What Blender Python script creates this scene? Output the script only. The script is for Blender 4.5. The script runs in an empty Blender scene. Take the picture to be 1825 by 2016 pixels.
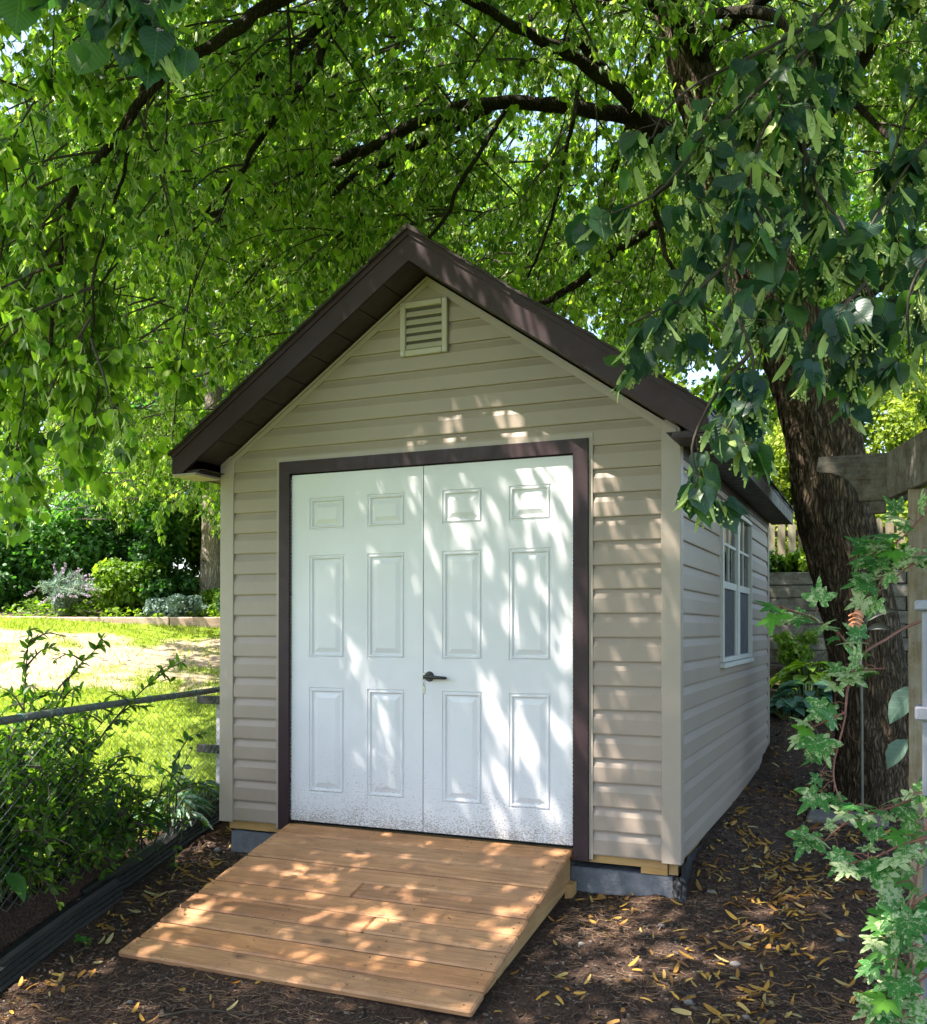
import bpy, math, random
import numpy as np
from mathutils import Vector
random.seed(3)
rng = np.random.default_rng(11)
S = bpy.context.scene
C = S.collection

# ------------------------------------------------------------------ camera
cd = bpy.data.cameras.new('camera')
cam = bpy.data.objects.new('camera', cd); C.objects.link(cam); S.camera = cam
cd.sensor_fit = 'VERTICAL'; cd.sensor_height = 24.0; cd.lens = 24.0 * 1922.49 / 2016
cd.shift_y = (1216.73 - 1008) / 2016
cd.clip_start = 0.05; cd.clip_end = 1500
CAMP = np.array([3.2182, -4.8776, 1.1255])
ya, pi_, ro = 0.4100, 0.0110, 0.0009
fw = np.array([-math.sin(ya)*math.cos(pi_), math.cos(ya)*math.cos(pi_), math.sin(pi_)])
rt = np.array([math.cos(ya), math.sin(ya), 0.0]); up = np.cross(rt, fw)
RR = math.cos(ro)*rt + math.sin(ro)*up; UU = -math.sin(ro)*rt + math.cos(ro)*up
from mathutils import Matrix
cam.matrix_world = Matrix(((RR[0], UU[0], -fw[0], CAMP[0]), (RR[1], UU[1], -fw[1], CAMP[1]), (RR[2], UU[2], -fw[2], CAMP[2]), (0, 0, 0, 1)))

# ------------------------------------------------------------------ light
SUN = np.array([-0.36, -0.33, 0.87]); SUN /= np.linalg.norm(SUN)
W = bpy.data.worlds.new('World'); S.world = W; W.use_nodes = True
wn = W.node_tree; bg = wn.nodes['Background']
sky = wn.nodes.new('ShaderNodeTexSky'); sky.sky_type = 'NISHITA'; sky.sun_disc = False
sky.sun_elevation = math.asin(SUN[2]); sky.sun_rotation = math.atan2(SUN[0], SUN[1]); sky.dust_density = 2.0; sky.ozone_density = 1.0
wn.links.new(sky.outputs[0], bg.inputs[0]); bg.inputs[1].default_value = 0.15
sl = bpy.data.lights.new('sun', 'SUN'); sl.energy = 5.0; sl.angle = math.radians(0.5); sl.color = (1.0, 0.93, 0.82)
so = bpy.data.objects.new('sun', sl); C.objects.link(so); so.location = (-4, -4, 12)
so.rotation_euler = Vector(SUN).to_track_quat('Z', 'Y').to_euler()
S.view_settings.view_transform = 'Standard'; S.view_settings.look = 'None'; S.view_settings.gamma = 1.0
S.view_settings.exposure = 2.05
S.render.engine = 'CYCLES'
cy = S.cycles
cy.max_bounces = 8; cy.diffuse_bounces = 4; cy.glossy_bounces = 3; cy.transmission_bounces = 5; cy.transparent_max_bounces = 8
cy.caustics_reflective = False; cy.caustics_refractive = False; cy.sample_clamp_indirect = 6.0
cy.use_denoising = True
try: cy.denoiser = 'OPENIMAGEDENOISE'
except Exception: pass

# ------------------------------------------------------------------ noise (numpy value noise)
_perm = rng.random((256, 256))
def vnoise(x, y):
    xi = np.floor(x).astype(int); yi = np.floor(y).astype(int); fx = x - xi; fy = y - yi
    fx = fx*fx*(3-2*fx); fy = fy*fy*(3-2*fy)
    a = _perm[xi & 255, yi & 255]; b = _perm[(xi+1) & 255, yi & 255]; c = _perm[xi & 255, (yi+1) & 255]; d = _perm[(xi+1) & 255, (yi+1) & 255]
    return (a*(1-fx)+b*fx)*(1-fy) + (c*(1-fx)+d*fx)*fy
def fbm(x, y, o=4, g=0.5):
    s = 0; a = 1.0; t = 0
    for k in range(o):
        s = s + a*(vnoise(x*2**k + 17.3*k, y*2**k + 9.1*k) - 0.5); t += a; a *= g
    return s / t

# ------------------------------------------------------------------ materials
class NT:
    def __init__(s, name):
        s.m = bpy.data.materials.new(name); s.m.use_nodes = True; s.t = s.m.node_tree; s.n = s.t.nodes
        s.b = s.n['Principled BSDF']; s.out = s.n['Material Output']
    def node(s, ty, **k):
        n = s.n.new(ty)
        for a, b in k.items(): setattr(n, a, b)
        return n
    def lk(s, a, b): s.t.links.new(a, b)
    def coord(s, kind='Object', scale=(1, 1, 1), rot=(0, 0, 0)):
        tc = s.node('ShaderNodeTexCoord'); mp = s.node('ShaderNodeMapping'); mp.inputs['Scale'].default_value = scale
        mp.inputs['Rotation'].default_value = rot
        s.lk(tc.outputs[kind], mp.inputs[0]); return mp.outputs[0]
    def attr(s, name, out='Fac'):
        a = s.node('ShaderNodeAttribute'); a.attribute_name = name; return a.outputs[out]
    def noise(s, co, scale, detail=5, rough=0.6, dist=0.0):
        n = s.node('ShaderNodeTexNoise'); n.inputs['Scale'].default_value = scale; n.inputs['Detail'].default_value = detail
        n.inputs['Roughness'].default_value = rough; n.inputs['Distortion'].default_value = dist
        if co is not None: s.lk(co, n.inputs['Vector'])
        return n.outputs[0]
    def voro(s, co, scale, feat='F1'):
        n = s.node('ShaderNodeTexVoronoi'); n.feature = feat; n.inputs['Scale'].default_value = scale; s.lk(co, n.inputs['Vector']); return n
    def ramp(s, fac, stops):
        r = s.node('ShaderNodeValToRGB'); e = r.color_ramp.elements
        while len(e) < len(stops): e.new(0.5)
        for i, (p, c) in enumerate(stops):
            e[i].position = p; e[i].color = (c if len(c) == 4 else (*c, 1)) if not isinstance(c, (int, float)) else (c, c, c, 1)
        s.lk(fac, r.inputs[0]); return r.outputs[0]
    def math(s, op, a, b=0.0, c=None):
        n = s.node('ShaderNodeMath'); n.operation = op
        for i, v in enumerate((a, b, c)):
            if v is None: continue
            if isinstance(v, (int, float)): n.inputs[i].default_value = v
            else: s.lk(v, n.inputs[i])
        return n.outputs[0]
    def mix(s, fac, a, b, bt='MIX'):
        n = s.node('ShaderNodeMix'); n.data_type = 'RGBA'; n.blend_type = bt
        for i, v in ((0, fac), (6, a), (7, b)):
            if isinstance(v, (int, float)): n.inputs[i].default_value = v
            elif isinstance(v, tuple): n.inputs[i].default_value = (*v[:3], 1)
            else: s.lk(v, n.inputs[i])
        return n.outputs[2]
    def col(s, c):
        if isinstance(c, tuple): s.b.inputs['Base Color'].default_value = (*c, 1)
        else: s.lk(c, s.b.inputs['Base Color'])
    def rough(s, r):
        if isinstance(r, (int, float)): s.b.inputs['Roughness'].default_value = r
        else: s.lk(r, s.b.inputs['Roughness'])
    def bump(s, h, strength=0.4, dist=0.01):
        n = s.node('ShaderNodeBump'); n.inputs['Strength'].default_value = strength; n.inputs['Distance'].default_value = dist
        s.lk(h, n.inputs['Height']); s.lk(n.outputs[0], s.b.inputs['Normal']); return n.outputs[0]
    def sep(s, co):
        n = s.node('ShaderNodeSeparateXYZ'); s.lk(co, n.inputs[0]); return n.outputs

def painted(name, c, rough=0.45, var=0.12, scale=3.0, bumps=0.15, dirt=None, grain=None):
    t = NT(name); co = t.coord()
    n = t.noise(co, scale, 6, 0.65)
    col = t.ramp(n, [(0.25, tuple(v*(1-var) for v in c)), (0.75, tuple(min(1, v*(1+var)) for v in c))])
    if dirt:
        n2 = t.noise(co, 60, 3, 0.7); col = t.mix(t.ramp(n2, [(0.58, 0.0), (0.72, 0.5)]), col, dirt)
    t.col(col); t.rough(t.ramp(t.noise(co, 14, 4), [(0.3, max(0, rough-0.1)), (0.7, min(1, rough+0.12))]))
    h = t.noise(t.coord(scale=grain), 30, 4, 0.6) if grain else t.noise(co, 90, 3, 0.6)
    t.bump(h, bumps, 0.004); return t.m

def leafmat(name, cols, trans=0.45, tcol=(1.3, 1.5, 0.6), rough=0.5, veins=False, spec=0.35, patch=None):
    """cols: list of colours chosen by the per-leaf random value"""
    t = NT(name); r = t.attr('rnd')
    st = [(i/(max(1, len(cols)-1)), c) for i, c in enumerate(cols)]
    c = t.ramp(r, st)
    if veins or patch:
        lc = t.attr('lc', 'Vector'); x, y, z = t.sep(lc)
        ax = t.math('ABSOLUTE', x)
    if patch:   # cream variegation
        big = t.noise(t.attr('lc', 'Vector'), 5.5, 6, 0.85, 0.4)
        thr = t.math('ADD', big, t.math('MULTIPLY', t.math('SUBTRACT', r, 0.5), 0.16))
        c = t.mix(t.ramp(thr, [(0.505, 0.0), (0.545, 1.0)]), c, patch)
    if veins:
        w = t.math('SUBTRACT', y, t.math('MULTIPLY', ax, 0.75)); wv = t.math('ABSOLUTE', t.math('SUBTRACT', t.math('FRACT', t.math('MULTIPLY', w, 6.5)), 0.5))
        v = t.math('MINIMUM', t.math('MULTIPLY', ax, 9.0), t.math('MULTIPLY', t.math('SUBTRACT', 0.5, wv), 3.0))
        v = t.ramp(v, [(0.0, 1.0), (0.22, 0.0)])
        c = t.mix(t.math('MULTIPLY', v, 0.35), c, (cols[-1][0]*1.9+.02, cols[-1][1]*1.7+.02, cols[-1][2]*1.7+.01))
        t.bump(v, 0.5, 0.002)
    nz = t.noise(t.coord(), 9, 3); c = t.mix(1.0, c, t.ramp(nz, [(0.3, 0.8), (0.7, 1.15)]), 'MULTIPLY')
    t.col(c); t.rough(rough); t.b.inputs['Specular IOR Level'].default_value = spec
    tr = t.node('ShaderNodeBsdfTranslucent'); tc = t.mix(1.0, c, tcol, 'MULTIPLY')
    t.lk(tc, tr.inputs[0]); mx = t.node('ShaderNodeMixShader'); mx.inputs[0].default_value = trans
    t.lk(t.b.outputs[0], mx.inputs[1]); t.lk(tr.outputs[0], mx.inputs[2]); t.lk(mx.outputs[0], t.out.inputs[0])
    return t.m

def bark(name, dark, light, sc=1.0, moss=None):
    t = NT(name)
    wv = t.node('ShaderNodeVectorMath'); wv.operation = 'ADD'; nz = t.node('ShaderNodeTexNoise'); nz.inputs['Scale'].default_value = 5*sc; nz.inputs['Detail'].default_value = 4
    tc = t.node('ShaderNodeTexCoord'); t.lk(tc.outputs['Object'], nz.inputs['Vector'])
    sm = t.node('ShaderNodeVectorMath'); sm.operation = 'SCALE'; sm.inputs['Scale'].default_value = 0.10/sc; t.lk(nz.outputs['Color'], sm.inputs[0])
    t.lk(tc.outputs['Object'], wv.inputs[0]); t.lk(sm.outputs[0], wv.inputs[1])
    mp = t.node('ShaderNodeMapping'); mp.inputs['Scale'].default_value = (1, 1, 0.13); t.lk(wv.outputs[0], mp.inputs[0])
    v1 = t.voro(mp.outputs[0], 44*sc, 'DISTANCE_TO_EDGE').outputs['Distance']; f = t.noise(mp.outputs[0], 70*sc, 6, 0.75); g = t.noise(tc.outputs['Object'], 4*sc, 4)
    e = t.ramp(t.math('ADD', v1, t.math('MULTIPLY', t.noise(tc.outputs['Object'], 22*sc, 4, 0.7), 0.35)), [(0.10, 0.0), (0.48, 1.0)])
    h = t.math('ADD', t.math('MULTIPLY', e, 0.62), t.math('MULTIPLY', f, 0.5))
    c = t.ramp(h, [(0.30, dark), (0.62, tuple((x+y)/2*.8 for x, y in zip(dark, light))), (0.95, light)])
    c = t.mix(1.0, c, t.ramp(g, [(0.3, 0.7), (0.7, 1.2)]), 'MULTIPLY')
    if moss: c = t.mix(t.ramp(t.noise(t.coord(), 3, 4), [(0.5, 0.0), (0.68, 0.55)]), c, moss)
    t.col(c); t.rough(0.9); t.b.inputs['Specular IOR Level'].default_value = 0.15; t.bump(h, 1.0, 0.03); return t.m

def wood(name, a, b, knots=True, axis=0, rough=0.65, sc=1.0, weather=0.0, scuff=0.0):
    t = NT(name); s3 = [1, 1, 1]; s3[axis] = 0.07
    oi = t.node('ShaderNodeObjectInfo').outputs['Random']
    tc = t.node('ShaderNodeTexCoord'); ad = t.node('ShaderNodeVectorMath'); ad.operation = 'ADD'
    cb = t.node('ShaderNodeCombineXYZ'); t.lk(t.math('MULTIPLY', oi, 37.0), cb.inputs[0]); t.lk(t.math('MULTIPLY', oi, 19.0), cb.inputs[1])
    t.lk(tc.outputs['Object'], ad.inputs[0]); t.lk(cb.outputs[0], ad.inputs[1])
    mp = t.node('ShaderNodeMapping'); mp.inputs['Scale'].default_value = s3; t.lk(ad.outputs[0], mp.inputs[0])
    n = t.noise(mp.outputs[0], 26*sc, 6, 0.7, 1.5); n2 = t.noise(ad.outputs[0], 3.0, 4, 0.6)
    c = t.ramp(n, [(0.3, a), (0.68, b)])
    c = t.mix(1.0, c, t.ramp(n2, [(0.3, (0.74, 0.70, 0.66)), (0.7, (1.08, 1.08, 1.06))]), 'MULTIPLY')
    c = t.mix(1.0, c, t.ramp(oi, [(0.0, (0.80, 0.70, 0.64)), (0.5, (1.0, 1.0, 1.0)), (1.0, (1.12, 1.0, 0.88))]), 'MULTIPLY')
    h = n
    if knots:
        mk = t.node('ShaderNodeMapping'); ks = [1, 1, 1]; ks[axis] = 0.55; mk.inputs['Scale'].default_value = ks; t.lk(ad.outputs[0], mk.inputs[0])
        v = t.voro(mk.outputs[0], 5.5).outputs['Distance']
        c = t.mix(t.ramp(v, [(0.05, 0.85), (0.10, 0.45), (0.16, 0.0)]), c, tuple(x*0.42 for x in a))
        sp = t.voro(ad.outputs[0], 38).outputs['Distance']; msk = t.ramp(t.noise(ad.outputs[0], 7, 3), [(0.5, 0.0), (0.62, 1.0)])
        c = t.mix(t.math('MULTIPLY', t.ramp(sp, [(0.10, 0.8), (0.2, 0.0)]), msk), c, (0.06, 0.04, 0.03))
    if scuff:
        c = t.mix(t.ramp(t.noise(ad.outputs[0], 5.5, 6, 0.75, 0.8), [(0.50, 0.0), (0.66, scuff)]), c, (0.17, 0.10, 0.065))
    if weather:
        c = t.mix(t.math('MULTIPLY', t.ramp(t.noise(ad.outputs[0], 12, 5, 0.8), [(0.42, 0.0), (0.62, 1.0)]), weather), c, (0.30, 0.29, 0.27))
    t.col(c); t.rough(rough); t.bump(h, 0.35, 0.006); return t.m

MAT = {}
def sidingmat():
    t = NT('vinyl_siding'); co = t.coord(); x, y, z = t.sep(co)
    g = t.noise(t.coord(scale=(3, 3, 60)), 6, 5, 0.7)
    n = t.noise(co, 1.6, 5, 0.65)
    c = t.ramp(n, [(0.3, (0.265, 0.205, 0.163)), (0.7, (0.318, 0.249, 0.20))])
    d = t.noise(co, 85, 3, 0.7); dm = t.ramp(t.noise(co, 2.3, 4), [(0.45, 0.15), (0.7, 1.0)])
    c = t.mix(t.math('MULTIPLY', t.ramp(d, [(0.63, 0.0), (0.72, 0.6)]), dm), c, (0.15, 0.13, 0.10))
    st = t.noise(t.coord(scale=(9, 9, 0.5)), 3, 4, 0.7)
    c = t.mix(t.ramp(st, [(0.52, 0.0), (0.75, 0.28)]), c, (0.24, 0.22, 0.18))
    low = t.math('MULTIPLY', t.ramp(z, [(0.0, 1.0), (0.45, 0.0)]), t.ramp(t.noise(co, 30, 5, 0.8), [(0.42, 0.0), (0.7, 0.55)]))
    c = t.mix(low, c, (0.22, 0.185, 0.14))
    t.col(c); t.rough(t.ramp(n, [(0.3, 0.42), (0.7, 0.55)])); t.bump(t.math('ADD', g, t.math('MULTIPLY', n, 2.0)), 0.12, 0.004); return t.m
MAT['siding'] = sidingmat()
MAT['trim'] = painted('corner_trim', (0.325, 0.265, 0.217), 0.42, 0.08, 2.0, 0.05, dirt=(0.25, 0.22, 0.18))
MAT['brown'] = painted('brown_metal', (0.030, 0.0145, 0.0175), 0.48, 0.2, 2.5, 0.05, dirt=(0.06, 0.04, 0.035)); MAT['brown'].node_tree.nodes['Principled BSDF'].inputs['Specular IOR Level'].default_value = 0.28
MAT['soffit'] = painted('brown_soffit', (0.030, 0.017, 0.016), 0.55, 0.2, 4, 0.05)
MAT['vent'] = painted('vent_plastic', (0.40, 0.345, 0.275), 0.45, 0.06, 3, 0.05)
MAT['vent_mesh'] = painted('vent_mesh', (0.075, 0.065, 0.05), 0.8, 0.3, 60)
MAT['frame'] = painted('window_frame', (0.50, 0.49, 0.46), 0.4, 0.06, 3, 0.05)
MAT['dark'] = painted('dark_void', (0.012, 0.012, 0.012), 0.9)
MAT['handle'] = painted('black_handle', (0.015, 0.015, 0.016), 0.3, 0.1, 3, 0.1)
MAT['steel'] = painted('steel', (0.45, 0.44, 0.42), 0.3, 0.1, 6, 0.1); MAT['steel'].node_tree.nodes['Principled BSDF'].inputs['Metallic'].default_value = 0.9
def doormat_():
    t = NT('white_door'); co = t.coord(); x, y, z = t.sep(co)
    n = t.noise(co, 2.0, 5); c = t.ramp(n, [(0.3, (0.60, 0.59, 0.62)), (0.7, (0.68, 0.67, 0.70))])
    sp = t.noise(t.coord(scale=(1, 1, 2.2)), 95, 3, 0.75)
    hi = t.math('SUBTRACT', t.ramp(z, [(0.0, 0.80), (0.35, 0.50), (0.75, 0.37), (1.0, 0.33)]), t.math('MULTIPLY', t.noise(co, 5, 4), 0.18))
    k = t.math('ADD', sp, hi); c = t.mix(t.ramp(k, [(0.992, 0.0), (1.072, 0.75)]), c, (0.20, 0.15, 0.11))
    rust = t.noise(t.coord(scale=(7, 7, 1.4)), 3.2, 4, 0.7); c = t.mix(t.ramp(rust, [(0.70, 0.0), (0.78, 0.4)]), c, (0.5, 0.38, 0.2))
    t.col(c); t.rough(0.42); g = t.noise(t.coord(scale=(4, 4, 40)), 5, 5, 0.7); t.bump(g, 0.12, 0.003); return t.m
MAT['door'] = doormat_()
def glassmat():
    t = NT('window_glass'); g = t.node('ShaderNodeBsdfGlossy'); g.inputs['Roughness'].default_value = 0.02
    tp = t.node('ShaderNodeBsdfTransparent'); tp.inputs[0].default_value = (0.8, 0.85, 0.82, 1)
    f = t.node('ShaderNodeFresnel'); f.inputs[0].default_value = 1.5; mx = t.node('ShaderNodeMixShader')
    t.lk(t.math('ADD', f.outputs[0], 0.05), mx.inputs[0]); t.lk(tp.outputs[0], mx.inputs[1]); t.lk(g.outputs[0], mx.inputs[2]); t.lk(mx.outputs[0], t.out.inputs[0]); return t.m
MAT['glass'] = glassmat()
MAT['screen'] = painted('insect_screen', (0.045, 0.045, 0.05), 0.7, 0.1, 3, 0.1)
MAT['ramp'] = wood('cedar_board', (0.27, 0.128, 0.056), (0.52, 0.285, 0.138), scuff=0.35)
MAT['rampside'] = wood('pine_stringer', (0.42, 0.25, 0.10), (0.56, 0.37, 0.17), axis=1)
MAT['sill'] = wood('sill_beam', (0.36, 0.22, 0.08), (0.46, 0.30, 0.12))
MAT['grey_wood'] = wood('weathered_beam', (0.030, 0.024, 0.017), (0.115, 0.095, 0.070), False, 0, 0.85, 1.3, 0.3)
MAT['grey_wood_z'] = wood('weathered_post', (0.12, 0.085, 0.045), (0.26, 0.20, 0.12), False, 2, 0.85, 1.3, 0.3)
MAT['timber'] = wood('retaining_timber', (0.07, 0.065, 0.055), (0.20, 0.185, 0.16), False, 0, 0.9, 1.2, 0.5)
MAT['edging'] = wood('bed_edging', (0.38, 0.26, 0.19), (0.55, 0.42, 0.33), False, 0, 0.8)
MAT['picket'] = wood('picket', (0.16, 0.15, 0.10), (0.30, 0.28, 0.20), False, 2, 0.85)
MAT['shingle'] = painted('roof_shingle', (0.030, 0.022, 0.020), 0.9, 0.4, 12, 0.8, dirt=(0.08, 0.06, 0.04))
def concrete():
    t = NT('foundation_concrete'); co = t.coord(); n = t.noise(co, 6, 6, 0.7); f = t.noise(co, 60, 4, 0.7)
    c = t.ramp(n, [(0.3, (0.085, 0.088, 0.10)), (0.7, (0.19, 0.19, 0.205))]); c = t.mix(t.ramp(f, [(0.6, 0.0), (0.7, 0.5)]), c, (0.3, 0.29, 0.28))
    t.col(c); t.rough(0.9); t.bump(t.math('ADD', n, f), 0.5, 0.01); return t.m
MAT['concrete'] = concrete()
MAT['black_plastic'] = painted('black_plastic', (0.014, 0.014, 0.015), 0.38, 0.3, 8, 0.1, dirt=(0.06, 0.05, 0.04))
MAT['membrane'] = painted('black_membrane', (0.016, 0.016, 0.018), 0.5, 0.3, 8, 0.3)
MAT['galv'] = painted('galvanised_tube', (0.10, 0.112, 0.106), 0.45, 0.3, 9, 0.2, dirt=(0.07, 0.075, 0.07))
MAT['wire'] = painted('coated_wire', (0.10, 0.13, 0.11), 0.4, 0.3, 30, 0.1)
MAT['tie'] = painted('green_tie', (0.10, 0.34, 0.30), 0.4, 0.2, 30, 0.1)
MAT['lilac'] = painted('lavender_grey_paint', (0.24, 0.235, 0.27), 0.6, 0.15, 5, 0.2, dirt=(0.15, 0.14, 0.14))
MAT['bark'] = bark('linden_bark', (0.030, 0.021, 0.014), (0.19, 0.14, 0.092), 1.0)
MAT['limb'] = bark('limb_bark', (0.016, 0.012, 0.008), (0.060, 0.045, 0.030), 1.2, (0.055, 0.06, 0.02))
MAT['twig'] = painted('twig', (0.035, 0.025, 0.016), 0.8, 0.3, 20)
MAT['pale_bark'] = bark('pale_bark', (0.16, 0.13, 0.10), (0.38, 0.34, 0.28), 0.8)
MAT['stem_red'] = painted('red_vine_stem', (0.20, 0.075, 0.05), 0.5, 0.3, 20)
MAT['stem_green'] = painted('green_stem', (0.09, 0.13, 0.04), 0.55, 0.3, 20)
MAT['copper'] = painted('copper_stripe', (0.55, 0.25, 0.14), 0.35, 0.2, 20)
MAT['pewter'] = painted('weathered_metal', (0.13, 0.13, 0.11), 0.42, 0.35, 12, 0.3)
MAT['aqua'] = painted('patina_metal', (0.10, 0.15, 0.135), 0.5, 0.3, 9, 0.2)

# ------------------------------------------------------------------ object helpers
def tag(o, label=None, cat=None, group=None, kind=None):
    if label: o['label'] = label
    if cat: o['category'] = cat
    if group: o['group'] = group
    if kind: o['kind'] = kind
    return o
def thing(name, label, cat, loc=(0, 0, 0), group=None):
    o = bpy.data.objects.new(name, None); o.empty_display_size = 0.1; C.objects.link(o); o.location = loc
    return tag(o, label, cat, group)
def rootloc(o):
    l = np.zeros(3)
    while o is not None: l += np.array(o.location); o = o.parent
    return l
class MB:
    """collects polygons in world coordinates, then links them as ONE mesh object"""
    def __init__(s): s.v = []; s.f = []; s.n = 0; s.a = {}; s.mi = []
    def add(s, V, F, mi=0, **att):
        V = np.asarray(V, float).reshape(-1, 3)
        if not isinstance(F, list) or (len(F) and isinstance(F[0], (list, tuple))):
            groups = {}
            for f in F: groups.setdefault(len(f), []).append(f)
            F = [np.array(g) for g in groups.values()]
        for g in F: s.f.append(np.asarray(g, int) + s.n); s.mi.append(np.full(len(g), mi) if np.isscalar(mi) else mi)
        for k, val in att.items(): s.a.setdefault(k, []).append((s.n, np.asarray(val, float)))
        s.v.append(V); s.n += len(V); return s
    def box(s, a, b, mi=0, bev=0.0):
        x0, y0, z0 = a; x1, y1, z1 = b
        if bev <= 0:
            V = [(x0,y0,z0),(x1,y0,z0),(x1,y1,z0),(x0,y1,z0),(x0,y0,z1),(x1,y0,z1),(x1,y1,z1),(x0,y1,z1)]
            return s.add(V, [(0,3,2,1),(4,5,6,7),(0,1,5,4),(1,2,6,5),(2,3,7,6),(3,0,4,7)], mi)
        e = bev; V = []; 
        for z, i in ((z0, e), (z0+e, 0), (z1-e, 0), (z1, e)):
            V += [(x0+i+(e if i==0 else 0), y0+i, z), (x1-i-(e if i==0 else 0), y0+i, z), (x1-i, y0+i+(e if i==0 else 0), z), (x1-i, y1-i-(e if i==0 else 0), z),
                  (x1-i-(e if i==0 else 0), y1-i, z), (x0+i+(e if i==0 else 0), y1-i, z), (x0+i, y1-i-(e if i==0 else 0), z), (x0+i, y0+i+(e if i==0 else 0), z)]
        F = [tuple(range(7, -1, -1)), tuple(range(24, 32))]
        for r in range(3):
            for k in range(8): F.append((r*8+k, r*8+(k+1) % 8, (r+1)*8+(k+1) % 8, (r+1)*8+k))
        return s.add(V, F, mi)
    def prism(s, pts, d, mi=0):
        P = np.array(pts, float); n = len(P); V = np.vstack([P, P+np.array(d)])
        F = [tuple(range(n-1, -1, -1)), tuple(range(n, 2*n))] + [(i, (i+1) % n, n+(i+1) % n, n+i) for i in range(n)]
        return s.add(V, F, mi)
    def tube(s, pts, rad, sides=8, mi=0, cap=True):
        V, F = tubes(np.array([pts], float), np.array([np.broadcast_to(rad, (len(pts),))], float), sides)
        s.add(V, [F], mi)
        if cap:
            n = len(pts); s.add(V[:sides], [tuple(range(sides-1, -1, -1))], mi); s.add(V[(n-1)*sides:], [tuple(range(sides))], mi)
        return s
    def build(s, name, mat, parent=None, smooth=False):
        V = np.vstack(s.v) if s.v else np.zeros((0, 3))
        if parent is not None: V = V - rootloc(parent)
        me = bpy.data.meshes.new(name)
        cnt = sum(g.size for g in s.f); nf = sum(len(g) for g in s.f)
        me.vertices.add(len(V)); me.vertices.foreach_set('co', V.astype(np.float32).ravel())
        me.loops.add(cnt); me.polygons.add(nf)
        me.loops.foreach_set('vertex_index', np.concatenate([g.ravel() for g in s.f]).astype(np.int32))
        tot = np.concatenate([np.full(len(g), g.shape[1]) for g in s.f]).astype(np.int32)
        me.polygons.foreach_set('loop_start', np.concatenate([[0], np.cumsum(tot)[:-1]]).astype(np.int32))
        me.polygons.foreach_set('material_index', np.concatenate(s.mi).astype(np.int32))
        me.polygons.foreach_set('use_smooth', np.full(nf, smooth))
        for k, lst in s.a.items():
            vec = lst[0][1].ndim == 2
            at = me.attributes.new(k, 'FLOAT_VECTOR' if vec else 'FLOAT', 'POINT')
            arr = np.zeros((len(V), 3) if vec else len(V), np.float32)
            for st, val in lst: arr[st:st+len(val)] = val
            at.data.foreach_set('vector' if vec else 'value', arr.ravel())
        for m in (mat if isinstance(mat, (list, tuple)) else [mat]): me.materials.append(MAT[m] if isinstance(m, str) else m)
        me.update(calc_edges=True); me.validate()
        o = bpy.data.objects.new(name, me); C.objects.link(o)
        if parent is not None: o.parent = parent
        return o
def tubes(P, R, sides):
    """P (N,n,3) polylines, R (N,n) radii -> verts, quads"""
    N, n, _ = P.shape
    T = np.empty_like(P); T[:, 1:-1] = P[:, 2:]-P[:, :-2]; T[:, 0] = P[:, 1]-P[:, 0]; T[:, -1] = P[:, -1]-P[:, -2]
    T /= np.linalg.norm(T, axis=2, keepdims=True)+1e-9
    ref = np.zeros((N, 1, 3)); m = np.abs(T[:, :, 2]).mean(1) > 0.8; ref[:, 0, 2] = 1; ref[m, 0] = (1, 0, 0)
    A = np.cross(T, np.broadcast_to(ref, T.shape)); A /= np.linalg.norm(A, axis=2, keepdims=True)+1e-9; B = np.cross(T, A)
    an = np.arange(sides)*2*np.pi/sides
    V = P[:, :, None, :] + R[:, :, None, None]*(A[:, :, None, :]*np.cos(an)[None, None, :, None] + B[:, :, None, :]*np.sin(an)[None, None, :, None])
    k = np.arange(sides); i = np.arange(n-1)
    q = np.stack([i[:, None]*sides+k, i[:, None]*sides+(k+1) % sides, (i[:, None]+1)*sides+(k+1) % sides, (i[:, None]+1)*sides+k], -1).reshape(-1, 4)
    F = (q[None]+(np.arange(N)*n*sides)[:, None, None]).reshape(-1, 4)
    return V.reshape(-1, 3), F
def norm(a): return a/(np.linalg.norm(a, axis=-1, keepdims=True)+1e-9)

# leaf templates: local x = across, y = along (0 stalk .. 1 tip), z = up side
def heart(near=False):
    if not near:
        V = np.array([(0,0,0),(-.34,-.06,.04),(-.53,.24,.06),(-.44,.60,.02),(-.17,.88,-.07),(0,1.06,-.15),(.17,.88,-.07),(.44,.60,.02),(.53,.24,.06),(.34,-.06,.04),(0,.45,-.03)], float)
        return V, [np.array([(0,10,2,1),(10,4,3,2),(0,9,8,10),(10,8,7,6)]), np.array([(10,5,4),(10,6,5)])]
    out = [(.0,.03),(.13,-.05),(.27,-.07),(.40,.0),(.49,.13),(.53,.28),(.51,.43),(.45,.57),(.36,.70),(.25,.82),(.14,.93),(.055,1.02),(0,1.13)]
    mid = [(0, max(0.03, min(1.13, y))) for _, y in out]
    V = []
    for i, (x, y) in enumerate(out):
        ser = 0.018 if i % 2 else -0.012
        V.append((x+(ser if 0 < i < 12 else 0), y, 0.10*x-0.16*y*y+0.03*math.sin(9*y))); 
    n = len(out)
    R = list(V); L = [(-x, y, z) for x, y, z in V]
    Mi = [(0, .03+(1.1*(i/(n-1))), -0.05-0.16*(.03+1.1*i/(n-1))**2+.02) for i in range(n)]
    Vv = np.array(R+L+Mi); F4 = []
    for i in range(n-1):
        F4.append((2*n+i, i, i+1, 2*n+i+1)); F4.append((2*n+i+1, n+i+1, n+i, 2*n+i))
    return Vv, [np.array(F4)]
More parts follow.
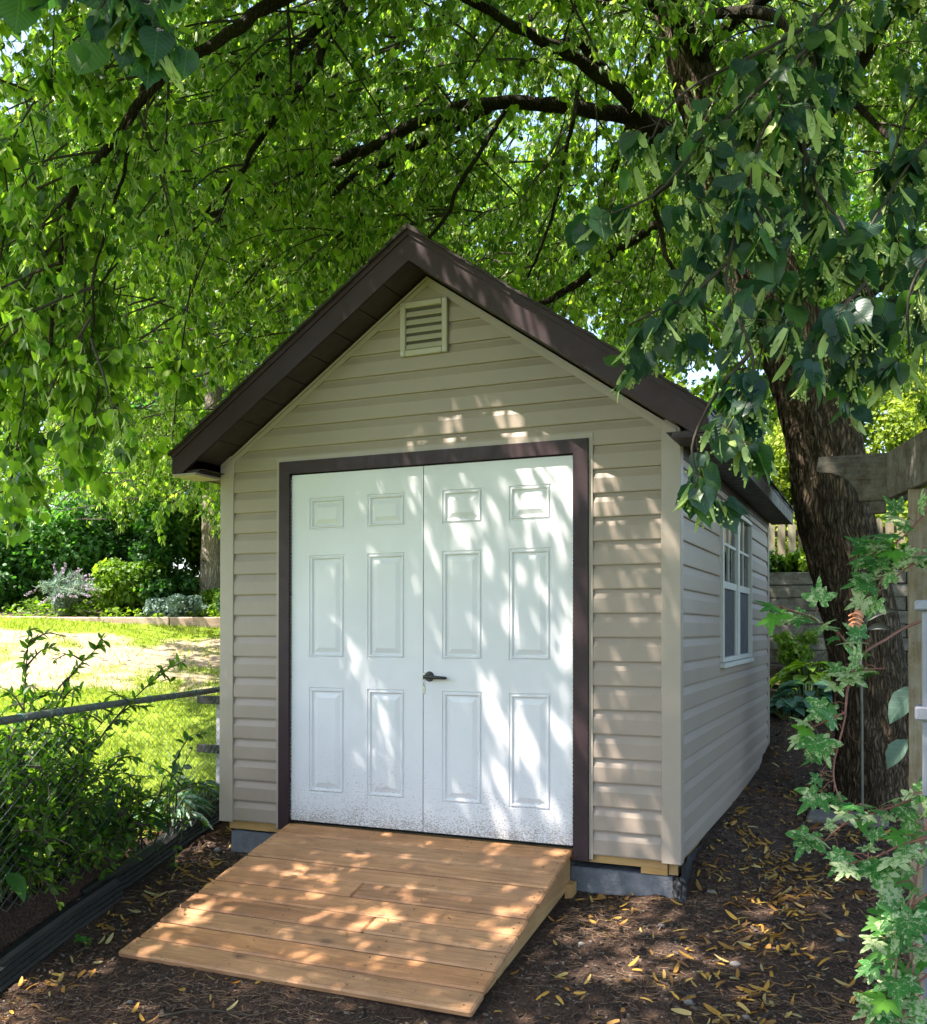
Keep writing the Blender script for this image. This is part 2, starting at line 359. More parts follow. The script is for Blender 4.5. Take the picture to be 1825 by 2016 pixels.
def strap(w=0.2, n=4, curl=0.25):
    V = []; 
    for i in range(n+1):
        y = i/n; ww = w*(0.35+0.65*math.sin(math.pi*min(1, 0.12+0.85*y)))*0.5
        if i == n: ww *= 0.55
        z = -curl*y*y
        V += [(-ww, y, z), (ww, y, z)]
    return np.array(V), [np.array([(2*i, 2*i+1, 2*i+3, 2*i+2) for i in range(n)])]
def oval(w=0.5, fold=0.08, curl=0.2, tip=1.0):
    V = [(0,0,0)]; ys = (.2,.45,.7,.88)
    ws = (.72, 1.0, .78, .38)
    for y, a in zip(ys, ws): V += [(-w*.5*a, y, fold*a-curl*y*y), (0, y, -curl*y*y), (w*.5*a, y, fold*a-curl*y*y)]
    V.append((0, tip, -curl*1.1)); F3 = [(0,2,1),(0,3,2),(10,11,13),(11,12,13)]; F4 = []
    for i in range(3):
        a = 1+3*i; F4 += [(a, a+1, a+4, a+3), (a+1, a+2, a+5, a+4)]
    return np.array(V, float), [np.array(F3), np.array(F4)]
def lobed():
    """five-lobed vine leaf"""
    lob = [(-2.2, .52), (-1.85, .34), (-1.25, .84), (-.80, .42), (-.50, .66), (-.26, .50), (0, 1.08)]
    pts = []
    full = [(2.75, .30)] + [(-a, r) for a, r in lob[:-1]] + [lob[-1]] + [(a, r) for a, r in lob[:-1]][::-1] + [(-2.75, .30)]
    full = sorted([(a, r) for a, r in full]); dense = []
    for (a0, r0), (a1, r1) in zip(full[:-1], full[1:]):
        dense += [(a0, r0), (a0*.7+a1*.3, r0*.7+r1*.3+.03), ((a0*.5+a1*.5), (r0*.5+r1*.5)-.01), (a0*.28+a1*.72, r0*.28+r1*.72+.035)]
    dense.append(full[-1])
    V = [(0, 0.30, 0.02)]+[(math.sin(a)*r*.8, .30+math.cos(a)*r*.8, -0.12*r*r) for a, r in dense]
    F = [(0, i+1, i) for i in range(1, len(V)-1)]
    return np.array(V, float), [np.array(F)]
TH, THN, TS, TO, TV = heart(), heart(True), strap(), oval(), lobed()

def scatter(mb, tmpl, pos, ydir, nrm, size, rnd=None, mi=0, lc=False, wscale=None):
    """copies of a template: pos (N,3), ydir = stalk to tip, nrm = upper side"""
    V, F = tmpl; N = len(pos)
    if N == 0: return
    Y = norm(ydir); X = norm(np.cross(Y, nrm)); Z = np.cross(X, Y)
    size = np.broadcast_to(size, (N,))
    ws = np.ones(N) if wscale is None else wscale
    P = pos[:, None, :] + size[:, None, None]*(X[:, None, :]*V[None, :, 0:1]*ws[:, None, None] + Y[:, None, :]*V[None, :, 1:2] + Z[:, None, :]*V[None, :, 2:3])
    off = (np.arange(N)*len(V))[:, None, None]
    G = [(g[None]+off).reshape(-1, g.shape[1]) for g in F]
    if rnd is None: rnd = rng.random(N)
    at = dict(rnd=np.repeat(rnd, len(V)))
    if lc:
        q = np.tile(V, (N, 1)); q[:, 2] = np.repeat(rnd*13.0, len(V)); at['lc'] = q
    mb.add(P.reshape(-1, 3), G, mi, **at)
def rdir(n, zs=1.0):
    a = rng.normal(size=(n, 3)); a[:, 2] *= zs; return norm(a)

# ------------------------------------------------------------------ terrain
FO = np.array([-0.30, -1.9]); FD = norm(np.array([-0.57, 2.24])); FN = np.array([-FD[1], FD[0]])   # edging line, FN points left (away)
def smooth(a, b, x): t = np.clip((x-a)/(b-a), 0, 1); return t*t*(3-2*t)
def H(x, y, fine=False):
    x = np.asarray(x, float); y = np.asarray(y, float)
    u = -0.55*x+0.835*y
    base = np.where(y < 0, -0.225+0.115*np.maximum(y, -3.0)+0.02*np.minimum(y+3.0, 0), -0.225+0.045*y)
    dfl = (x-FO[0])*FN[0]+(y-FO[1])*FN[1]        # > 0 beyond the edging
    left = smooth(0.02, 0.12, dfl)*smooth(6, 2.0, x)
    base = base*(1-left)+(-0.15)*left
    sp = np.log1p(np.exp(np.clip((u-1.55)*3, -30, 30)))/3
    hill = 0.235*np.minimum(sp, 9)+0.05*np.maximum(sp-9, 0)
    h = base + hill*np.where(x > 1.8, 0.95, 1.0)
    h = np.maximum(h, np.where((x > 1.0) & (y > 6.72), 1.74+0.05*(y-6.7), -9))
    h = h + 0.05*fbm(x*0.9+3, y*0.9, 3)
    h = h + (0.145-0.022*np.clip(y, 0, 4))*smooth(0.42, 0.03, np.abs(x-2.30))*smooth(-0.15, 0.55, y)*smooth(5.2, 4.1, y)+0.05*smooth(0.25, 0.0, np.abs(x-2.42))*smooth(3.0, 3.7, y)*smooth(4.9, 4.2, y)
    if fine: h = h + 0.022*fbm(x*7, y*7, 4, .55) + 0.018*fbm(x*38, y*38, 3, .6)
    return h

def soilmat():
    t = NT('dark_soil'); co = t.coord(); n = t.noise(co, 3, 6, 0.7); f = t.noise(co, 70, 5, 0.8); v = t.voro(co, 120).outputs['Color']
    c = t.ramp(f, [(0.30, (0.021, 0.013, 0.009)), (0.52, (0.066, 0.043, 0.031)), (0.74, (0.19, 0.13, 0.092))])
    c = t.mix(1.0, c, t.ramp(n, [(0.3, (0.75, 0.75, 0.8)), (0.7, (1.35, 1.2, 1.1))]), 'MULTIPLY')
    pe = t.voro(co, 75).outputs['Distance']; c = t.mix(t.math('MULTIPLY', t.ramp(pe, [(0.16, 0.8), (0.24, 0.0)]), t.ramp(t.noise(co, 17, 3), [(0.5, 0.0), (0.6, 1.0)])), c, (0.22, 0.19, 0.16))
    t.col(c); t.rough(0.95); t.b.inputs['Specular IOR Level'].default_value = 0.15; t.bump(f, 1.0, 0.02); return t.m
MAT['soil'] = soilmat()
def lawnmat():
    t = NT('lawn_ground'); co = t.coord(); n = t.noise(co, 1.1, 6, 0.72, 0.4); f = t.noise(co, 40, 5, 0.8)
    g = t.ramp(f, [(0.3, (0.11, 0.17, 0.014)), (0.7, (0.24, 0.31, 0.04))]); b = t.ramp(f, [(0.3, (0.23, 0.17, 0.11)), (0.7, (0.42, 0.34, 0.24))])
    c = t.mix(t.attr('bare'), g, b)
    t.col(c); t.rough(0.95); t.b.inputs['Specular IOR Level'].default_value = 0.1; t.bump(f, 0.8, 0.02); return t.m
MAT['lawn'] = lawnmat()
MAT['bedsoil'] = painted('bed_soil', (0.05, 0.035, 0.024), 0.95, 0.4, 5, 0.8)
MAT['hill'] = painted('rough_grass', (0.07, 0.10, 0.03), 0.95, 0.4, 1.5, 0.6)
E1, E2 = np.array([-9.4, 3.35]), np.array([-2.6, 6.25])     # edging of the far bed
ED = norm(E2-E1); EN = np.array([-ED[1], ED[0]])
def bare(x, y):
    d = (x-E1[0])*EN[0]+(y-E1[1])*EN[1]     # negative on the lawn
    m = 0.62*smooth(-0.35, -0.8, d)*smooth(-3.6, -2.7, d)
    return np.clip(smooth(0.40, 0.66, m+fbm(x*1.6, y*1.6, 4, .65)*0.9+0.06), 0, 1)*smooth(-0.25, -0.6, d)
def grid(xs, ys): 
    X, Y = np.meshgrid(xs, ys, indexing='ij'); return X, Y
def sheet(name, xs, ys, mask, mat, label=None, fine=False, att=None, dz=0.0):
    X, Y = grid(xs, ys); Z = H(X, Y, fine)+dz; nx, ny = X.shape
    idx = np.arange(nx*ny).reshape(nx, ny); q = np.stack([idx[:-1, :-1], idx[1:, :-1], idx[1:, 1:], idx[:-1, 1:]], -1).reshape(-1, 4)
    cx = (X[:-1, :-1]+X[1:, 1:])/2; cyy = (Y[:-1, :-1]+Y[1:, 1:])/2
    q = q[mask(cx, cyy).ravel()]; us = np.unique(q); re = np.zeros(nx*ny, int); re[us] = np.arange(len(us))
    V = np.stack([X, Y, Z], -1).reshape(-1, 3)[us]; mb = MB(); kw = {}
    if att: kw = {'bare': bare(V[:, 0], V[:, 1])}
    mb.add(V, [re[q]], 0, **kw); o = mb.build(name, mat, None, True); o['kind'] = 'structure'
    if label: o['label'] = label
    return o
dfl_ = lambda x, y: (x-FO[0])*FN[0]+(y-FO[1])*FN[1]
ded_ = lambda x, y: (x-E1[0])*EN[0]+(y-E1[1])*EN[1]
fx0, fx1, fy0, fy1 = -2.0, 4.6, -3.4, 5.4
sheet('soil_ground', np.linspace(fx0, fx1, 441), np.linspace(fy0, fy1, 587), lambda x, y: (dfl_(x, y) < 0.30), 'soil', fine=True)
sheet('lawn', np.linspace(-14, 0.6, 293), np.linspace(-9, 12, 421), lambda x, y: (dfl_(x, y) >= 0.22) & (ded_(x, y) < 0.05) & (x < -0.0), 'lawn', att=True, dz=0.006)
far = np.concatenate([-np.geomspace(400, 14, 22), np.linspace(-13.5, 13.5, 91), np.geomspace(14, 400, 22)])
sheet('hillside', far, far, lambda x, y: ~((x > fx0+.35) & (x < fx1-.3) & (y > fy0+.3) & (y < fy1-.3)), 'hill', dz=-0.05)
sheet('planting_bed', np.linspace(-13, 7, 161), np.linspace(-2, 12, 113), lambda x, y: ((ded_(x, y) >= 0) & (x < 1.4)) | ((x >= 1.2) & (y > 5.0)) | ((x > 4.3) & (y > -2)), 'bedsoil', dz=0.0)

# ------------------------------------------------------------------ shed
XL, XR, YB = -0.49, 2.259, 3.90
XC = 0.885; SL = 0.695; ZB = -0.030; WZ = 2.045
shed = thing('storage_shed', 'beige vinyl sided garden shed with white double doors and dark brown gable roof', 'shed', (XC, 1.9, -0.23))
CH = 0.1235
def zroof(x): return 3.085-SL*abs(x-XC)
def lap(mb, P0, P1, o, z, h, c0=None, c1=None):
    """one dutch-lap course between P0 and P1 (xy), o = outward unit; c0/c1 = end offsets as functions of z for the gable"""
    prof = [(0.0, 0.001), (0.0, 0.013), (0.006, 0.0145), (h*0.62, 0.013), (h*0.90, 0.002), (h, 0.001)]
    V = []
    for dz, out in prof:
        a = P0 if c0 is None else c0(z+dz); b = P1 if c1 is None else c1(z+dz)
        V += [(a[0]+o[0]*out, a[1]+o[1]*out, z+dz), (b[0]+o[0]*out, b[1]+o[1]*out, z+dz)]
    mb.add(V, [(2*i, 2*i+1, 2*i+3, 2*i+2) for i in range(len(prof)-1)])
mb = MB(); z = ZB
DL, DR, DT = -0.100, 1.826, 2.135
while z < 3.05:
    top = min(z+CH, 3.07)
    zr = z+CH
    if zr <= 2.14:
        lap(mb, (XL+.04, 0), (DL, 0), (0, -1), z, CH); lap(mb, (DR, 0), (XR-.04, 0), (0, -1), z, CH)
    else:
        cl = lambda q: (max(XL+.04, XC-(3.075-q)/SL), 0); cr = lambda q: (min(XR-.04, XC+(3.075-q)/SL), 0)
        h = CH if z+CH < 3.07 else 3.07-z
        if z < 2.14:
            mb.add([(DL, 0, z), (DL, 0, DT), (DR, 0, z), (DR, 0, DT)], [])
        lap(mb, None, None, (0, -1), z, h, cl, cr)
    z += CH
front = mb.build('front_siding', 'siding', shed)
mb = MB(); z = ZB
WY0, WY1, WZ0, WZ1 = 1.272, 2.652, 0.919, 1.921
while z < 2.03:
    h = min(CH, 2.04-z)
    if z+CH*0.5 > WZ0 and z+CH*.5 < WZ1: segs = [(0.03, WY0), (WY1, YB-.03)]
    else: segs = [(0.03, YB-.03)]
    for a, b in segs: lap(mb, (XR, a), (XR, b), (1, 0), z, h)
    z += CH
mb.build('side_siding', 'siding', shed)
mb = MB(); z = ZB
while z < 2.03:
    lap(mb, (XL, YB-.03), (XL, .03), (-1, 0), z, min(CH, 2.04-z)); z += CH
mb.build('side_siding', 'siding', shed)
mb = MB()   # backing boards of the walls (thin sheathing)
gb = [(XL+.01, 0, ZB), (XL+.01, 0, 2.12), (XC, 0, 3.06), (XR-.01, 0, 2.12), (XR-.01, 0, ZB)]
mb.prism([(XL+.01, .002, ZB+.02), (DL+.01, .002, ZB+.02), (DL+.01, .002, 2.10), (XL+.01, .002, 2.10)], (0, .06, 0))
mb.prism([(DR-.01, .002, ZB+.02), (XR-.01, .002, ZB+.02), (XR-.01, .002, 2.10), (DR-.01, .002, 2.10)], (0, .06, 0))
mb.prism([(XL+.01, .002, 2.101), (XR-.01, .002, 2.101), (XC, .002, 3.05)], (0, .06, 0))
mb.prism([(XL+.01, YB-.06, ZB), (XR-.01, YB-.06, ZB), (XR-.01, YB-.06, 2.1), (XC, YB-.06, 3.05), (XL+.01, YB-.06, 2.1)], (0, .06, 0))
mb.box((XL+.002, .07, ZB+.02), (XL+.05, YB-.07, 2.04))
for a, b in (((XR-.05, .07, ZB+.02), (XR-.002, WY0, 2.04)), ((XR-.05, WY1, ZB+.02), (XR-.002, YB-.07, 2.04)), ((XR-.05, WY0, ZB+.02), (XR-.002, WY1, WZ0)), ((XR-.05, WY0, WZ1), (XR-.002, WY1, 2.04)), ((XR-.05, .07, 2.041), (XR-.002, YB-.07, 2.115)), ((XL+.002, .07, 2.041), (XL+.05, YB-.07, 2.115))): mb.box(a, b)
mb.build('wall_frame', 'trim', shed)
mb = MB(); mb.box((XL+.06, .08, -0.06), (XR-.06, YB-.08, -0.02)); mb.build('floor_deck', 'sill', shed)
# corner posts
def lpost(x, y, sx, sy, zt):
    m = MB(); w, wy, t = 0.078, 0.05, 0.020
    m.box((min(x, x-sx*w), min(y, y+sy*t), ZB-.012) if False else (min(x+sx*t, x-sx*w), min(y+sy*t, y), ZB-.012), (max(x+sx*t, x-sx*w), max(y+sy*t, y), zt), bev=.003)
    m.box((min(x+sx*t, x), min(y, y-sy*wy), ZB-.012), (max(x+sx*t, x), max(y, y-sy*wy), zt-.03), bev=.002)
    return m.build('corner_post', 'trim', shed)
lpost(XL, 0, -1, -1, 2.17); lpost(XR, 0, 1, -1, 2.17); lpost(XL, YB, -1, 1, 2.04); lpost(XR, YB, 1, 1, 2.04)
# rake trim under the gable
mb = MB()
for s in (-1, 1):
    a = (XC, -.016, 3.075); b = (XC+s*1.374, -.016, 3.075-SL*1.374)
    mb.prism([a, b, (b[0], b[1], b[2]-.048), (a[0], a[1], a[2]-.048)], (0, .018, 0))
    mb.prism([(a[0], -.026, a[2]), (b[0], -.026, b[2]), (b[0], -.026, b[2]-.016), (a[0], -.026, a[2]-.016)], (0, .009, 0))
mb.build('rake_trim', 'trim', shed)
mb = MB(); mb.box((XR+.002, 0.02, 1.985), (XR+.019, YB-.02, 2.044)); mb.build('frieze_trim', 'brown', shed)
# door surround
dt = -0.020
mb = MB()
FLo, FLi, FRi, FRo, FT, FTi = -0.078, -0.008, 1.727, 1.806, 2.108, 2.035
mb.prism([(FLo, -.03, -.055), (FLi, -.03, -.055), (FLi, -.03, FTi), (FLo, -.03, FT)], (0, .06, 0))
mb.prism([(FRi, -.03, -.065), (FRo, -.03, -.065), (FRo, -.03, FT), (FRi, -.03, FTi)], (0, .06, 0))
mb.prism([(FLo, -.0305, FT), (FLi, -.0305, FTi), (FRi, -.0305, FTi), (FRo, -.0305, FT)], (0, .06, 0))
mb.build('door_frame', 'brown', shed)
mb = MB()
mb.box((DL-.003, -.017, -.055), (FLo-.002, .0, DT-.02)); mb.box((FRo+.002, -.017, -.055), (DR+.003, 0, DT-.02)); mb.box((DL-.003, -.018, FT+.002), (DR+.003, 0, DT))
mb.build('channel_trim', 'trim', shed)
# six-panel doors
def door(x0, x1, pans, handle):
    yf = -0.008; m = MB()
    zr = [(0.172, 0.785), (0.955, 1.553), (1.70, 1.888)]
    xc = sorted([x0, x1]+[a for p in pans for a in p]); zc = [0.004, 2.028]+[a for q in zr for a in q]; zc.sort()
    for i in range(len(xc)-1):
        for j in range(len(zc)-1):
            a, b, c, d = xc[i], xc[i+1], zc[j], zc[j+1]
            if (a, b) in pans and (c, d) in zr:
                rings = [(0, 0), (.0035, -.005), (.009, -.005), (.014, .0022), (.019, .0022), (.027, -.0075), (.033, -.0075), (.060, .001)]
                pr = None; wmax = min(b-a, d-c)/2
                for off, dep in rings:
                    y = yf-dep if False else yf-dep
                    V = [(a+off, yf-dep, c+off), (b-off, yf-dep, c+off), (b-off, yf-dep, d-off), (a+off, yf-dep, d-off)]
                    if pr is not None: m.add(pr+V, [(k, (k+1) % 4, 4+(k+1) % 4, 4+k) for k in range(4)])
                    pr = V
                m.add(pr, [(0, 1, 2, 3)])
            else: m.add([(a, yf, c), (b, yf, c), (b, yf, d), (a, yf, d)], [(0, 1, 2, 3)])
    V = [(x0, yf, .004), (x1, yf, .004), (x1, yf, 2.028), (x0, yf, 2.028)]; V2 = [(p[0], p[1]+.04, p[2]) for p in V]
    m.add(V+V2, [(0, 4, 5, 1), (1, 5, 6, 2), (2, 6, 7, 3), (3, 7, 4, 0), (7, 6, 5, 4)])
    o = m.build('door', 'door', shed)
    tag(o, 'right door leaf with black lever handle' if handle else 'left door leaf without a handle')
    return o
dl = door(0.0, 0.8565, [(.120, .358), (.506, .746)], False)
dr = door(0.8615, 1.719, [(.974, 1.213), (1.365, 1.602)], True)
mb = MB(); zs = np.arange(.03, 2.0, .022)
for zz in zs: mb.box((1.7195, -.014, zz), (1.7255, -.004, zz+.012))
mb.box((1.720, -.006, .01), (1.7265, 0.0, 2.02)); mb.build('hinge', 'steel', dr)
mb = MB()
for zz in zs: mb.box((-.0065, -.014, zz), (-.0008, -.004, zz+.012))
mb.box((-.0072, -.006, .01), (-.001, 0.0, 2.02)); mb.build('hinge', 'steel', dl)
mb = MB(); hx, hz = .897, .862
mb.tube([(hx, -.008, hz), (hx, -.016, hz), (hx, -.030, hz)], [.029, .027, .021], 20)
mb.tube([(hx, -.03, hz), (hx, -.052, hz)], [.012, .012], 12)
mb.tube([(hx-.014, -.052, hz), (hx+.03, -.054, hz-.001), (hx+.075, -.053, hz-.003), (hx+.108, -.046, hz-.005), (hx+.112, -.034, hz-.006)], [.010, .0115, .0095, .009, .007], 10)
mb.build('handle', 'handle', dr, True)
mb = MB(); mb.tube([(hx-.03, -.012, hz-.005), (hx-.034, -.018, hz-.03), (hx-.031, -.014, hz-.055)], .0022, 6); mb.box((hx-.037, -.012, hz-.095), (hx-.027, -.009, hz-.05)); mb.tube([(hx-.032, -.012, hz+.012), (hx-.032, -.014, hz+.012)], .007, 12)
mb.build('key', 'steel', dr)
# added black sheet standing in for the unlit inside behind the doors
mb = MB(); mb.box((DL+.02, .045, -.02), (DR-.02, .06, 2.06)); mb.build('door_void_sheet', 'dark', shed)
# gable vent
vx0, vx1, vz0, vz1 = .722, 1.013, 2.642, 2.945
mb = MB(); fr = .034
for a, b in (((vx0, -.034, vz0), (vx0+fr, -.010, vz1)), ((vx1-fr, -.034, vz0), (vx1, -.010, vz1)), ((vx0+fr, -.0335, vz0), (vx1-fr, -.010, vz0+fr)), ((vx0+fr, -.0335, vz1-fr), (vx1-fr, -.010, vz1))): mb.box(a, b, bev=.004)
vent = mb.build('gable_vent', 'vent', shed)
mb = MB()
for k in range(5):
    zz = vz0+fr+.006+k*.0455; mb.prism([(vx0+fr, -.028, zz), (vx0+fr, -.012, zz+.036), (vx0+fr, -.009, zz+.034), (vx0+fr, -.025, zz-.003)], (vx1-vx0-2*fr, 0, 0))
mb.build('louver', 'vent', vent)
mb = MB(); mb.box((vx0+fr, -.0155, vz0+fr), (vx1-fr, -.0145, vz1-fr)); mb.build('vent_backing', 'vent_mesh', vent)
for a in (vx0+.017, vx1-.017):
    for b in (vz0+.017, vz1-.017): MB().tube([(a, -.034, b), (a, -.037, b)], .005, 8).build('screw', 'steel', vent)
# window: two sliding units side by side
wx = XR+.012
mb = MB(); F_ = .030
for a, b in (((WY0, WZ0), (WY1, WZ0+F_)), ((WY0, WZ1-F_), (WY1, WZ1)), ((WY0, WZ0+F_), (WY0+F_, WZ1-F_)), ((WY1-F_, WZ0+F_), (WY1, WZ1-F_)), (((WY0+WY1)/2-.036, WZ0+F_), ((WY0+WY1)/2+.036, WZ1-F_))):
    mb.box((wx-.035, a[0], a[1]), (wx+.022, b[0], b[1]), bev=.003)
mb.box((wx-.01, WY0-.012, WZ0-.035), (wx+.034, WY1+.012, WZ0-.004), bev=.003)
win = mb.build('window', 'frame', shed)
for s in (0, 1):
    a = WY0+F_ if s == 0 else (WY0+WY1)/2+.036; b = (WY0+WY1)/2-.036 if s == 0 else WY1-F_; zm = 1.405
    mb = MB()
    mb.box((wx-.02, a, zm-.022), (wx+.008, b, zm+.022)); mb.box((wx-.014, a, 1.655), (wx+.004, b, 1.673)); mb.box((wx-.0145, (a+b)/2-.009, zm+.022), (wx+.0045, (a+b)/2+.009, WZ1-F_))
    mb.box((wx-.02, a, WZ0+F_), (wx+.007, a+.016, zm-.022)); mb.box((wx-.02, b-.016, WZ0+F_), (wx+.007, b, zm-.022)); mb.build('sash_bar', 'frame', win)
    mb = MB(); mb.box((wx-.008, a, zm), (wx-.004, b, WZ1-F_+.004)); mb.box((wx-.012, a, WZ0+F_-.004), (wx-.009, b, zm)); mb.build('pane', 'glass', win)
    mb = MB(); mb.box((wx-.006, a+.016, WZ0+F_), (wx-.0045, b-.016, zm-.022)); mb.build('insect_screen', 'screen', win)
# roof: deck, shingle courses, fascias, soffits
RY0, RY1 = -.25, 4.15; XE = 1.552      # half width to the fascia line
mb = MB()
for s in (-1, 1):
    a = (XC, RY0+.02, 3.235); b = (XC+s*(XE-.02), RY0+.02, 3.235-SL*(XE-.02))
    mb.prism([a, b, (b[0], b[1], b[2]-.03), (a[0], a[1], a[2]-.03)], (0, RY1-RY0-.04, 0))
mb.build('roof_deck', 'soffit', shed)
mb = MB(); nc = 14; Lx = XE+.03
for s in (-1, 1):
    for k in range(nc):
        d0 = Lx*k/nc; d1 = Lx*(k+1)/nc+.004
        ys = np.linspace(RY0-.02, RY1+.02, 30); top0 = 3.262-SL*d0; 
        for j in range(29):
            e = rng.uniform(-.004, .006); th = rng.uniform(.010, .015)
            ya_, yb_ = ys[j], ys[j+1]-.002
            if j == 0: ya_ -= rng.uniform(0, .012)
            P = [(XC+s*d0, ya_, top0), (XC+s*(d1+e), ya_, 3.262-SL*(d1+e)+th), (XC+s*(d1+e), ya_, 3.262-SL*(d1+e)-.004), (XC+s*d0, ya_, top0-.010)]
            mb.prism(P if s > 0 else P[::-1], (0, yb_-ya_, 0))
mb.prism([(XC-.13, RY0-.022, 3.262-.09+.012), (XC, RY0-.022, 3.280), (XC+.13, RY0-.022, 3.262-.09+.012), (XC, RY0-.022, 3.262)], (0, RY1-RY0+.044, 0))
mb.build('roof_shingles', 'shingle', shed)
FH = 0.163
def rake(y0, th):
    m = MB(); zt = 3.250
    for s in (-1, 1):
        e = XC+s*XE
        P = [(XC, y0, zt), (e, y0, zt-SL*XE), (e, y0, 2.047), (XC+s*(XE-.012), y0, 2.047), (XC, y0, zt-FH)]
        if s > 0: P = [(XC, y0, zt), (e, y0, zt-SL*XE), (e, y0, 2.047), (XC+s*(XE-.012), y0, 2.047), (XC, y0, zt-FH)]
        m.prism([P[0], P[1], P[2], (XC+s*((zt-FH-2.047)/SL), y0, 2.047), P[4]], (0, th, 0))
    return m
mb = rake(RY0, .02)
for s in (-1, 1):     # top drip strip, a step proud
    mb.prism([(XC, RY0-.008, 3.254), (XC+s*(XE+.006), RY0-.008, 3.254-SL*(XE+.006)), (XC+s*(XE+.006), RY0-.008, 3.222-SL*(XE+.006)), (XC, RY0-.008, 3.222)], (0, .0075, 0))
mb.build('rake_fascia', 'brown', shed)
rake(RY1-.02, .02).build('rake_fascia', 'brown', shed)
for s in (-1, 1):
    e = XC+s*XE; mb = MB(); a, b = sorted((e, e+s*.018)); mb.box((a, RY0-.002, 2.043), (b, RY1, 3.25-SL*XE+.002), bev=.002)
    mb.box((min(a, a-.0)+(-.006 if s < 0 else .006), RY0-.004, 3.25-SL*XE-.03), (b+(-.006 if s < 0 else .006), RY1, 3.25-SL*XE-.004)); mb.build('eave_fascia', 'brown', shed)
for s in (-1, 1):     # eave soffit with ribs
    mb = MB(); x0, x1 = sorted((XC+s*(XR-XC+.0195), XC+s*(XE+.0))); n = 40
    mb.box((x0-.03 if s > 0 else x0, RY0+.03, 2.062), (x1 if s > 0 else x1+.03, RY1-.03, 2.066))
    for k in range(n):
        y0 = RY0+.022+(RY1-RY0-.044)*k/n; y1 = RY0+.022+(RY1-RY0-.044)*(k+1)/n
        mb.box((x0, y0+.005, 2.046), (x1, y1-.005, 2.0605))
    mb.build('eave_soffit', 'soffit', shed)
mb = MB()
for s in (-1, 1):     # sloped soffit under the rake, in panels
    n = 9
    for k in range(n):
        d0 = 1.40*k/n+.003; d1 = 1.40*(k+1)/n-.003; zt = 3.088
        P = [(XC+s*d0, RY0+.02, zt-SL*d0), (XC+s*d1, RY0+.02, zt-SL*d1), (XC+s*d1, -.004, zt-SL*d1), (XC+s*d0, -.004, zt-SL*d0)]
        mb.prism(P, (0, 0, .008)); 
    P = [(XC, RY0+.02, 3.097), (XC+s*1.4, RY0+.02, 3.097-SL*1.4), (XC+s*1.4, -.004, 3.097-SL*1.4), (XC, -.004, 3.097)]; mb.prism(P, (0, 0, .004))
mb.build('rake_soffit', 'soffit', shed)
# pale under-edge of left eave box
mb = MB(); mb.box((XC-XE-.016, RY0+.0, 2.030), (XL-.02, -.02, 2.043)); mb.build('eave_return', 'trim', shed)
mb = MB(); mb.box((XR+.02, RY0+.0, 2.030), (XC+XE+.016, -.02, 2.043)); mb.build('eave_return', 'brown', shed)
# sill beam and foundation
for p0, p1 in (((XL+.035, .012, -.085), (FLi+.02, .06, ZB-.004)), ((FRi-.02, .012, -.075), (XR-.055, .06, ZB-.004)), ((XR-.052, .03, -.105), (XR-.005, 3.8, ZB-.006)), ((XL+.005, .062, -.085), (XL+.034, 3.8, ZB-.006)), ((XR-.19, .018, -.108), (XR-.056, .055, -.076))):
    mb = MB(); mb.box(p0, p1); mb.build('sill_beam', 'sill', shed)
def rough_block(a, b, name):
    m = MB(); n = 14; x = np.linspace(a[0], b[0], n); 
    for zi in range(5): pass
    gx, gz = np.meshgrid(np.linspace(a[0], b[0], 24), np.linspace(a[2], b[2], 7), indexing='ij')
    dy = fbm(gx*9, gz*9, 3)*.025; V = np.stack([gx, a[1]+dy, gz], -1).reshape(-1, 3); i = np.arange(24*7).reshape(24, 7)
    q = np.stack([i[:-1, :-1], i[1:, :-1], i[1:, 1:], i[:-1, 1:]], -1).reshape(-1, 4); m.add(V, [q]); m.box((a[0], a[1]+.02, a[2]), b); return m
rough_block((1.70, .020, -.42), (XR-.03, .16, -.112), 'f').build('foundation_block', 'concrete', shed)
rough_block((XL+.045, .020, -.42), (-.10, .16, -.10), 'f').build('foundation_block', 'concrete', shed)
for p0, p1 in (((XR-.09, .161, -.40), (XR-.012, 3.85, -.110)), ((XL+.012, .161, -.40), (XL+.09, 3.85, -.09)), ((-.099, .10, -.42), (1.699, .16, -.11))):
    mb = MB(); mb.box(p0, p1); mb.build('foundation_block', 'concrete', shed)
# crumpled black membrane at the right corner
mb = MB(); n = 34; u = np.linspace(0, 1, n); k = 7
for j in range(1):
    gu, gv = np.meshgrid(np.linspace(0.02, 3.8, 160), np.linspace(0, 1, 9), indexing='ij')
    V = np.stack([XR+.006+.03*gv+.030*fbm(gu*7, gv*3+5, 3), gu, -.05-.26*gv+.02*fbm(gu*4, gv*4, 2)], -1).reshape(-1, 3)
    i = np.arange(160*9).reshape(160, 9); q = np.stack([i[:-1, :-1], i[1:, :-1], i[1:, 1:], i[:-1, 1:]], -1).reshape(-1, 4); mb.add(V, [q])
    gu, gv = np.meshgrid(np.linspace(0, 1, 24), np.linspace(0, 1, 16), indexing='ij')
    V = np.stack([XR-.035+.065*gu+.02*fbm(gu*6, gv*6, 3)+.02*gv, .014-.012*np.sin(gu*3.1)+.035*fbm(gu*7+9, gv*7, 3), -.105-.15*gv+.0*gu], -1).reshape(-1, 3)
    i = np.arange(24*16).reshape(24, 16); q = np.stack([i[:-1, :-1], i[1:, :-1], i[1:, 1:], i[:-1, 1:]], -1).reshape(-1, 4); mb.add(V[:, :], [q])
mb.build('foundation_membrane', 'membrane', shed, True)

